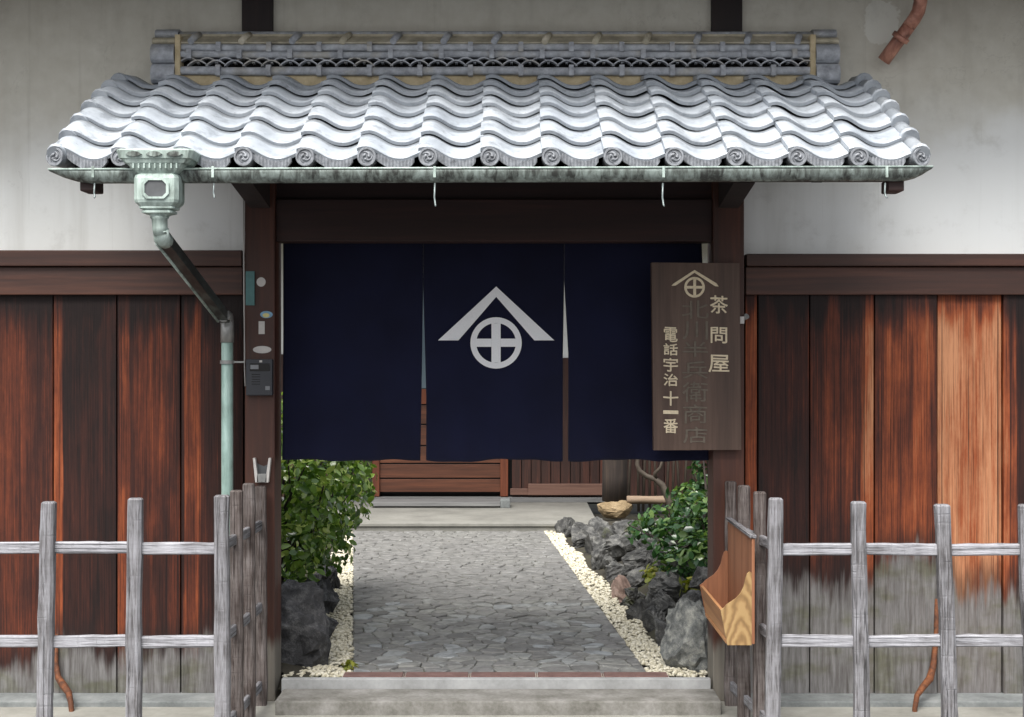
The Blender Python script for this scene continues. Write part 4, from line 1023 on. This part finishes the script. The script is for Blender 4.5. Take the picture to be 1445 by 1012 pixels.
for (p0, p1) in ((xa, xc), (xb, xd)):
    obj('side', MB().loft([[Vector((p0-.007, QY-.03, Z0)), Vector((p0+.007, QY-.03, Z0)), Vector((p0+.007, QY, Z0)), Vector((p0-.007, QY, Z0))], [Vector((p1-.005, QY-.03, Z1)), Vector((p1+.005, QY-.03, Z1)), Vector((p1+.005, QY, Z1)), Vector((p1-.005, QY, Z1))]]), M['white_sticker'], hd)
obj('pocket', MB().box(xa, xb, QY-.030, QY-.026, Z0, ZZ(668, QY), .001), M['zinc'], hd)
sn = thing('sensor', (XX(1047, -.1), -.1, ZZ(455, -.1)), 'tiny white sensor on the side of the right post', 'sensor')
obj('body', MB().box(XX(1043, -.1), XX(1049, -.1), -.125, -.08, ZZ(457, -.1), ZZ(447, -.1), .002), M['white_sticker'], sn)
obj('head', MB().tube([P(1049, 450, -.10), P(1054, 446, -.12)], [.010, .013], 10), M['zinc'], sn)

# ================================================================== FENCES
def bent_post(x, y, z0, z1, r, seed, lean=(0, 0), squash=.85):
    rr = random.Random(seed); n = 8; secs = []; m = 9
    for i in range(m+1):
        f = i/m; z = z0+(z1-z0)*f; c = Vector((x+lean[0]*(1-f)+rr.uniform(-.002, .002), y+lean[1]*(1-f)+rr.uniform(-.003, .003), z))
        k = r*(1+rr.uniform(-.06, .06))*(1.05-.08*f)
        sec = []
        for j in range(4):
            a = PI/4+j*PI/2
            for da in (-.22, .22): sec.append(c+Vector((math.cos(a+da)*k*1.32, math.sin(a+da)*k*squash*1.32, 0)))
        secs.append(sec)
    top = secs[-1]; c = sum(top, Vector())/8; secs.append([c+(p-c)*.80+Vector((0, 0, .006)) for p in top])
    return MB().loft(secs, True, False)
def rail(p, q, h, t_, seed):
    p, q = Vector(p), Vector(q); rr = random.Random(seed); d = (q-p).normalized(); s = Vector((-d.y, d.x, 0)); secs = []; m = 6
    for i in range(m+1):
        c = p.lerp(q, i/m)+Vector((0, 0, rr.uniform(-.0012, .0012))); hh = h*(1+rr.uniform(-.04, .04))
        secs.append([c+s*a*t_/2+Vector((0, 0, b*hh/2)) for a, b in ((-1, -.8), (-.7, -1), (.7, -1), (1, -.8), (1, .8), (.7, 1), (-.7, 1), (-1, .8))])
    return MB().loft(secs, True, False)
FY = -.95
def fence(label, posts, side, sx, zr, seed, rail_ends):
    t = thing('lattice_fence', (XX(posts[0][0], FY), FY, 0), label, 'fence')
    for i, (px, py, pb) in enumerate(posts):
        x = XX(px, FY); obj('post', bent_post(x, FY, -.01, ZZ(py, FY), .0255, seed+i, ((pb-px)*(FY-CAMY)/F_PX*1.25, 0)), M['fence_post'], t)
    for z in zr:
        for i in range(len(rail_ends)-1):
            a, b = rail_ends[i], rail_ends[i+1]
            obj('rail', rail((XX(a, FY), FY+.012, z+random.uniform(-.006, .006)), (XX(b, FY), FY+.012, z+random.uniform(-.006, .006)), .045, .03, seed*7+i), M['fence_rail'], t)
    for i, (px, py, y) in enumerate(side):
        obj('post', bent_post(XX(px, y), y, -.01, ZZ(py, y), .0225, seed+20+i), M['fence_brown' if i >= 0 else 'fence_post'], t)
    sgn = 1 if posts[0][0] < CX else -1
    xf, xr = XX(posts[-1][0] if sgn > 0 else posts[0][0], FY), XX(side[-1][0], side[-1][2])
    for z in zr:
        obj('side_rail', rail((xf, FY+.01, z+.01), (xr, side[-1][2]+.02, z), .042, .020, seed+40), M['fence_side_rail'], t)
    return t
fence('weathered grey lattice fence before the left plank wall, turning back to the gate', [(-173, 712, -190), (-52, 712, -64), (69, 710, 63), (191, 705, 189), (313, 701, 314)],
      [(334, 694, -.70), (351.5, 684, -.42), (368, 688, -.155)], None, (.805, .440, .09), 100, (-190, 68, 191, 314))
fence('weathered grey lattice fence before the right plank wall, with a wooden box hung on it', [(1095, 705, 1091), (1211, 710, 1216), (1330, 714, 1340), (1447, 714, 1456), (1565, 714, 1570)],
      [(1072, 696, -.70), (1049.5, 687, -.42), (1031, 681, -.155)], None, (.800, .442, .09), 200, (1094, 1211, 1330, 1450, 1570))

# bent iron stays
def stay(pts_, label):
    tag(obj('iron_stay', MB().tube([P(*p) for p in pts_], [.010, .011, .015, .017, .015, .012, .011, .011][:len(pts_)], 8), M['rust']), label, 'iron stay')
stay([(79, 895, -.04), (79, 935, -.05), (82, 956, -.08), (90, 968, -.14), (97, 978, -.2), (100, 992, -.25), (101, 1006, -.27), (102, 1020, -.28)], 'rusty bent iron stay at the foot of the left plank wall')
stay([(1322, 845, -.04), (1321, 900, -.05), (1317, 940, -.08), (1312, 958, -.14), (1302, 970, -.2), (1294, 982, -.25), (1291, 1000, -.27), (1290, 1020, -.28)], 'rusty bent iron stay at the foot of the right plank wall')

# wooden box hung on the right fence, facing the gateway
bx = thing('leaflet_box', (.9, -.5, .41), 'open wooden box with curved ends hung on the fence by the gate', 'box')
YB0, YB1 = -.85, -.215; XB, XF = .965, .832
obj('back', MB().box(XB-.012, XB, YB0+.001, YB1-.001, .412, .832, .002), M['box_inner'], bx)
obj('top_strip', MB().box(XB-.02, XB+.006, YB0-.004, YB1+.004, .833, .846, .003), M['fence_side_rail'], bx)
obj('bottom', MB().box(XF+.02, XB-.013, YB0+.014, YB1-.014, .412, .425), M['box_side'], bx)
obj('front', MB().loft([[Vector((XF+.026+dx, y, .410)), Vector((XF+.038+dx, y, .410)), Vector((XF+.012+dx, y, .545)), Vector((XF+dx, y, .545))] for y, dx in ((YB0+.013, 0), (YB1-.013, 0))]), M['box_side'], bx)
def end_poly():
    pl = [(XF+.024, .408), (XB-.0125, .408)]
    for x, z in ((XB-.0125, .695), (XB-.020, .700), (XB-.030, .692), (XB-.038, .668), (XB-.044, .640), (XB-.056, .615), (XB-.074, .594), (XB-.094, .580), (XB-.112, .568), (XB-.122, .556), (XF-.003, .547)): pl.append((x, z))
    return pl
obj('end', MB().prism(end_poly(), YB0, YB0+.012), M['box_end'], bx)
obj('end', MB().prism(end_poly(), YB1-.012, YB1), M['box_inner'], bx)
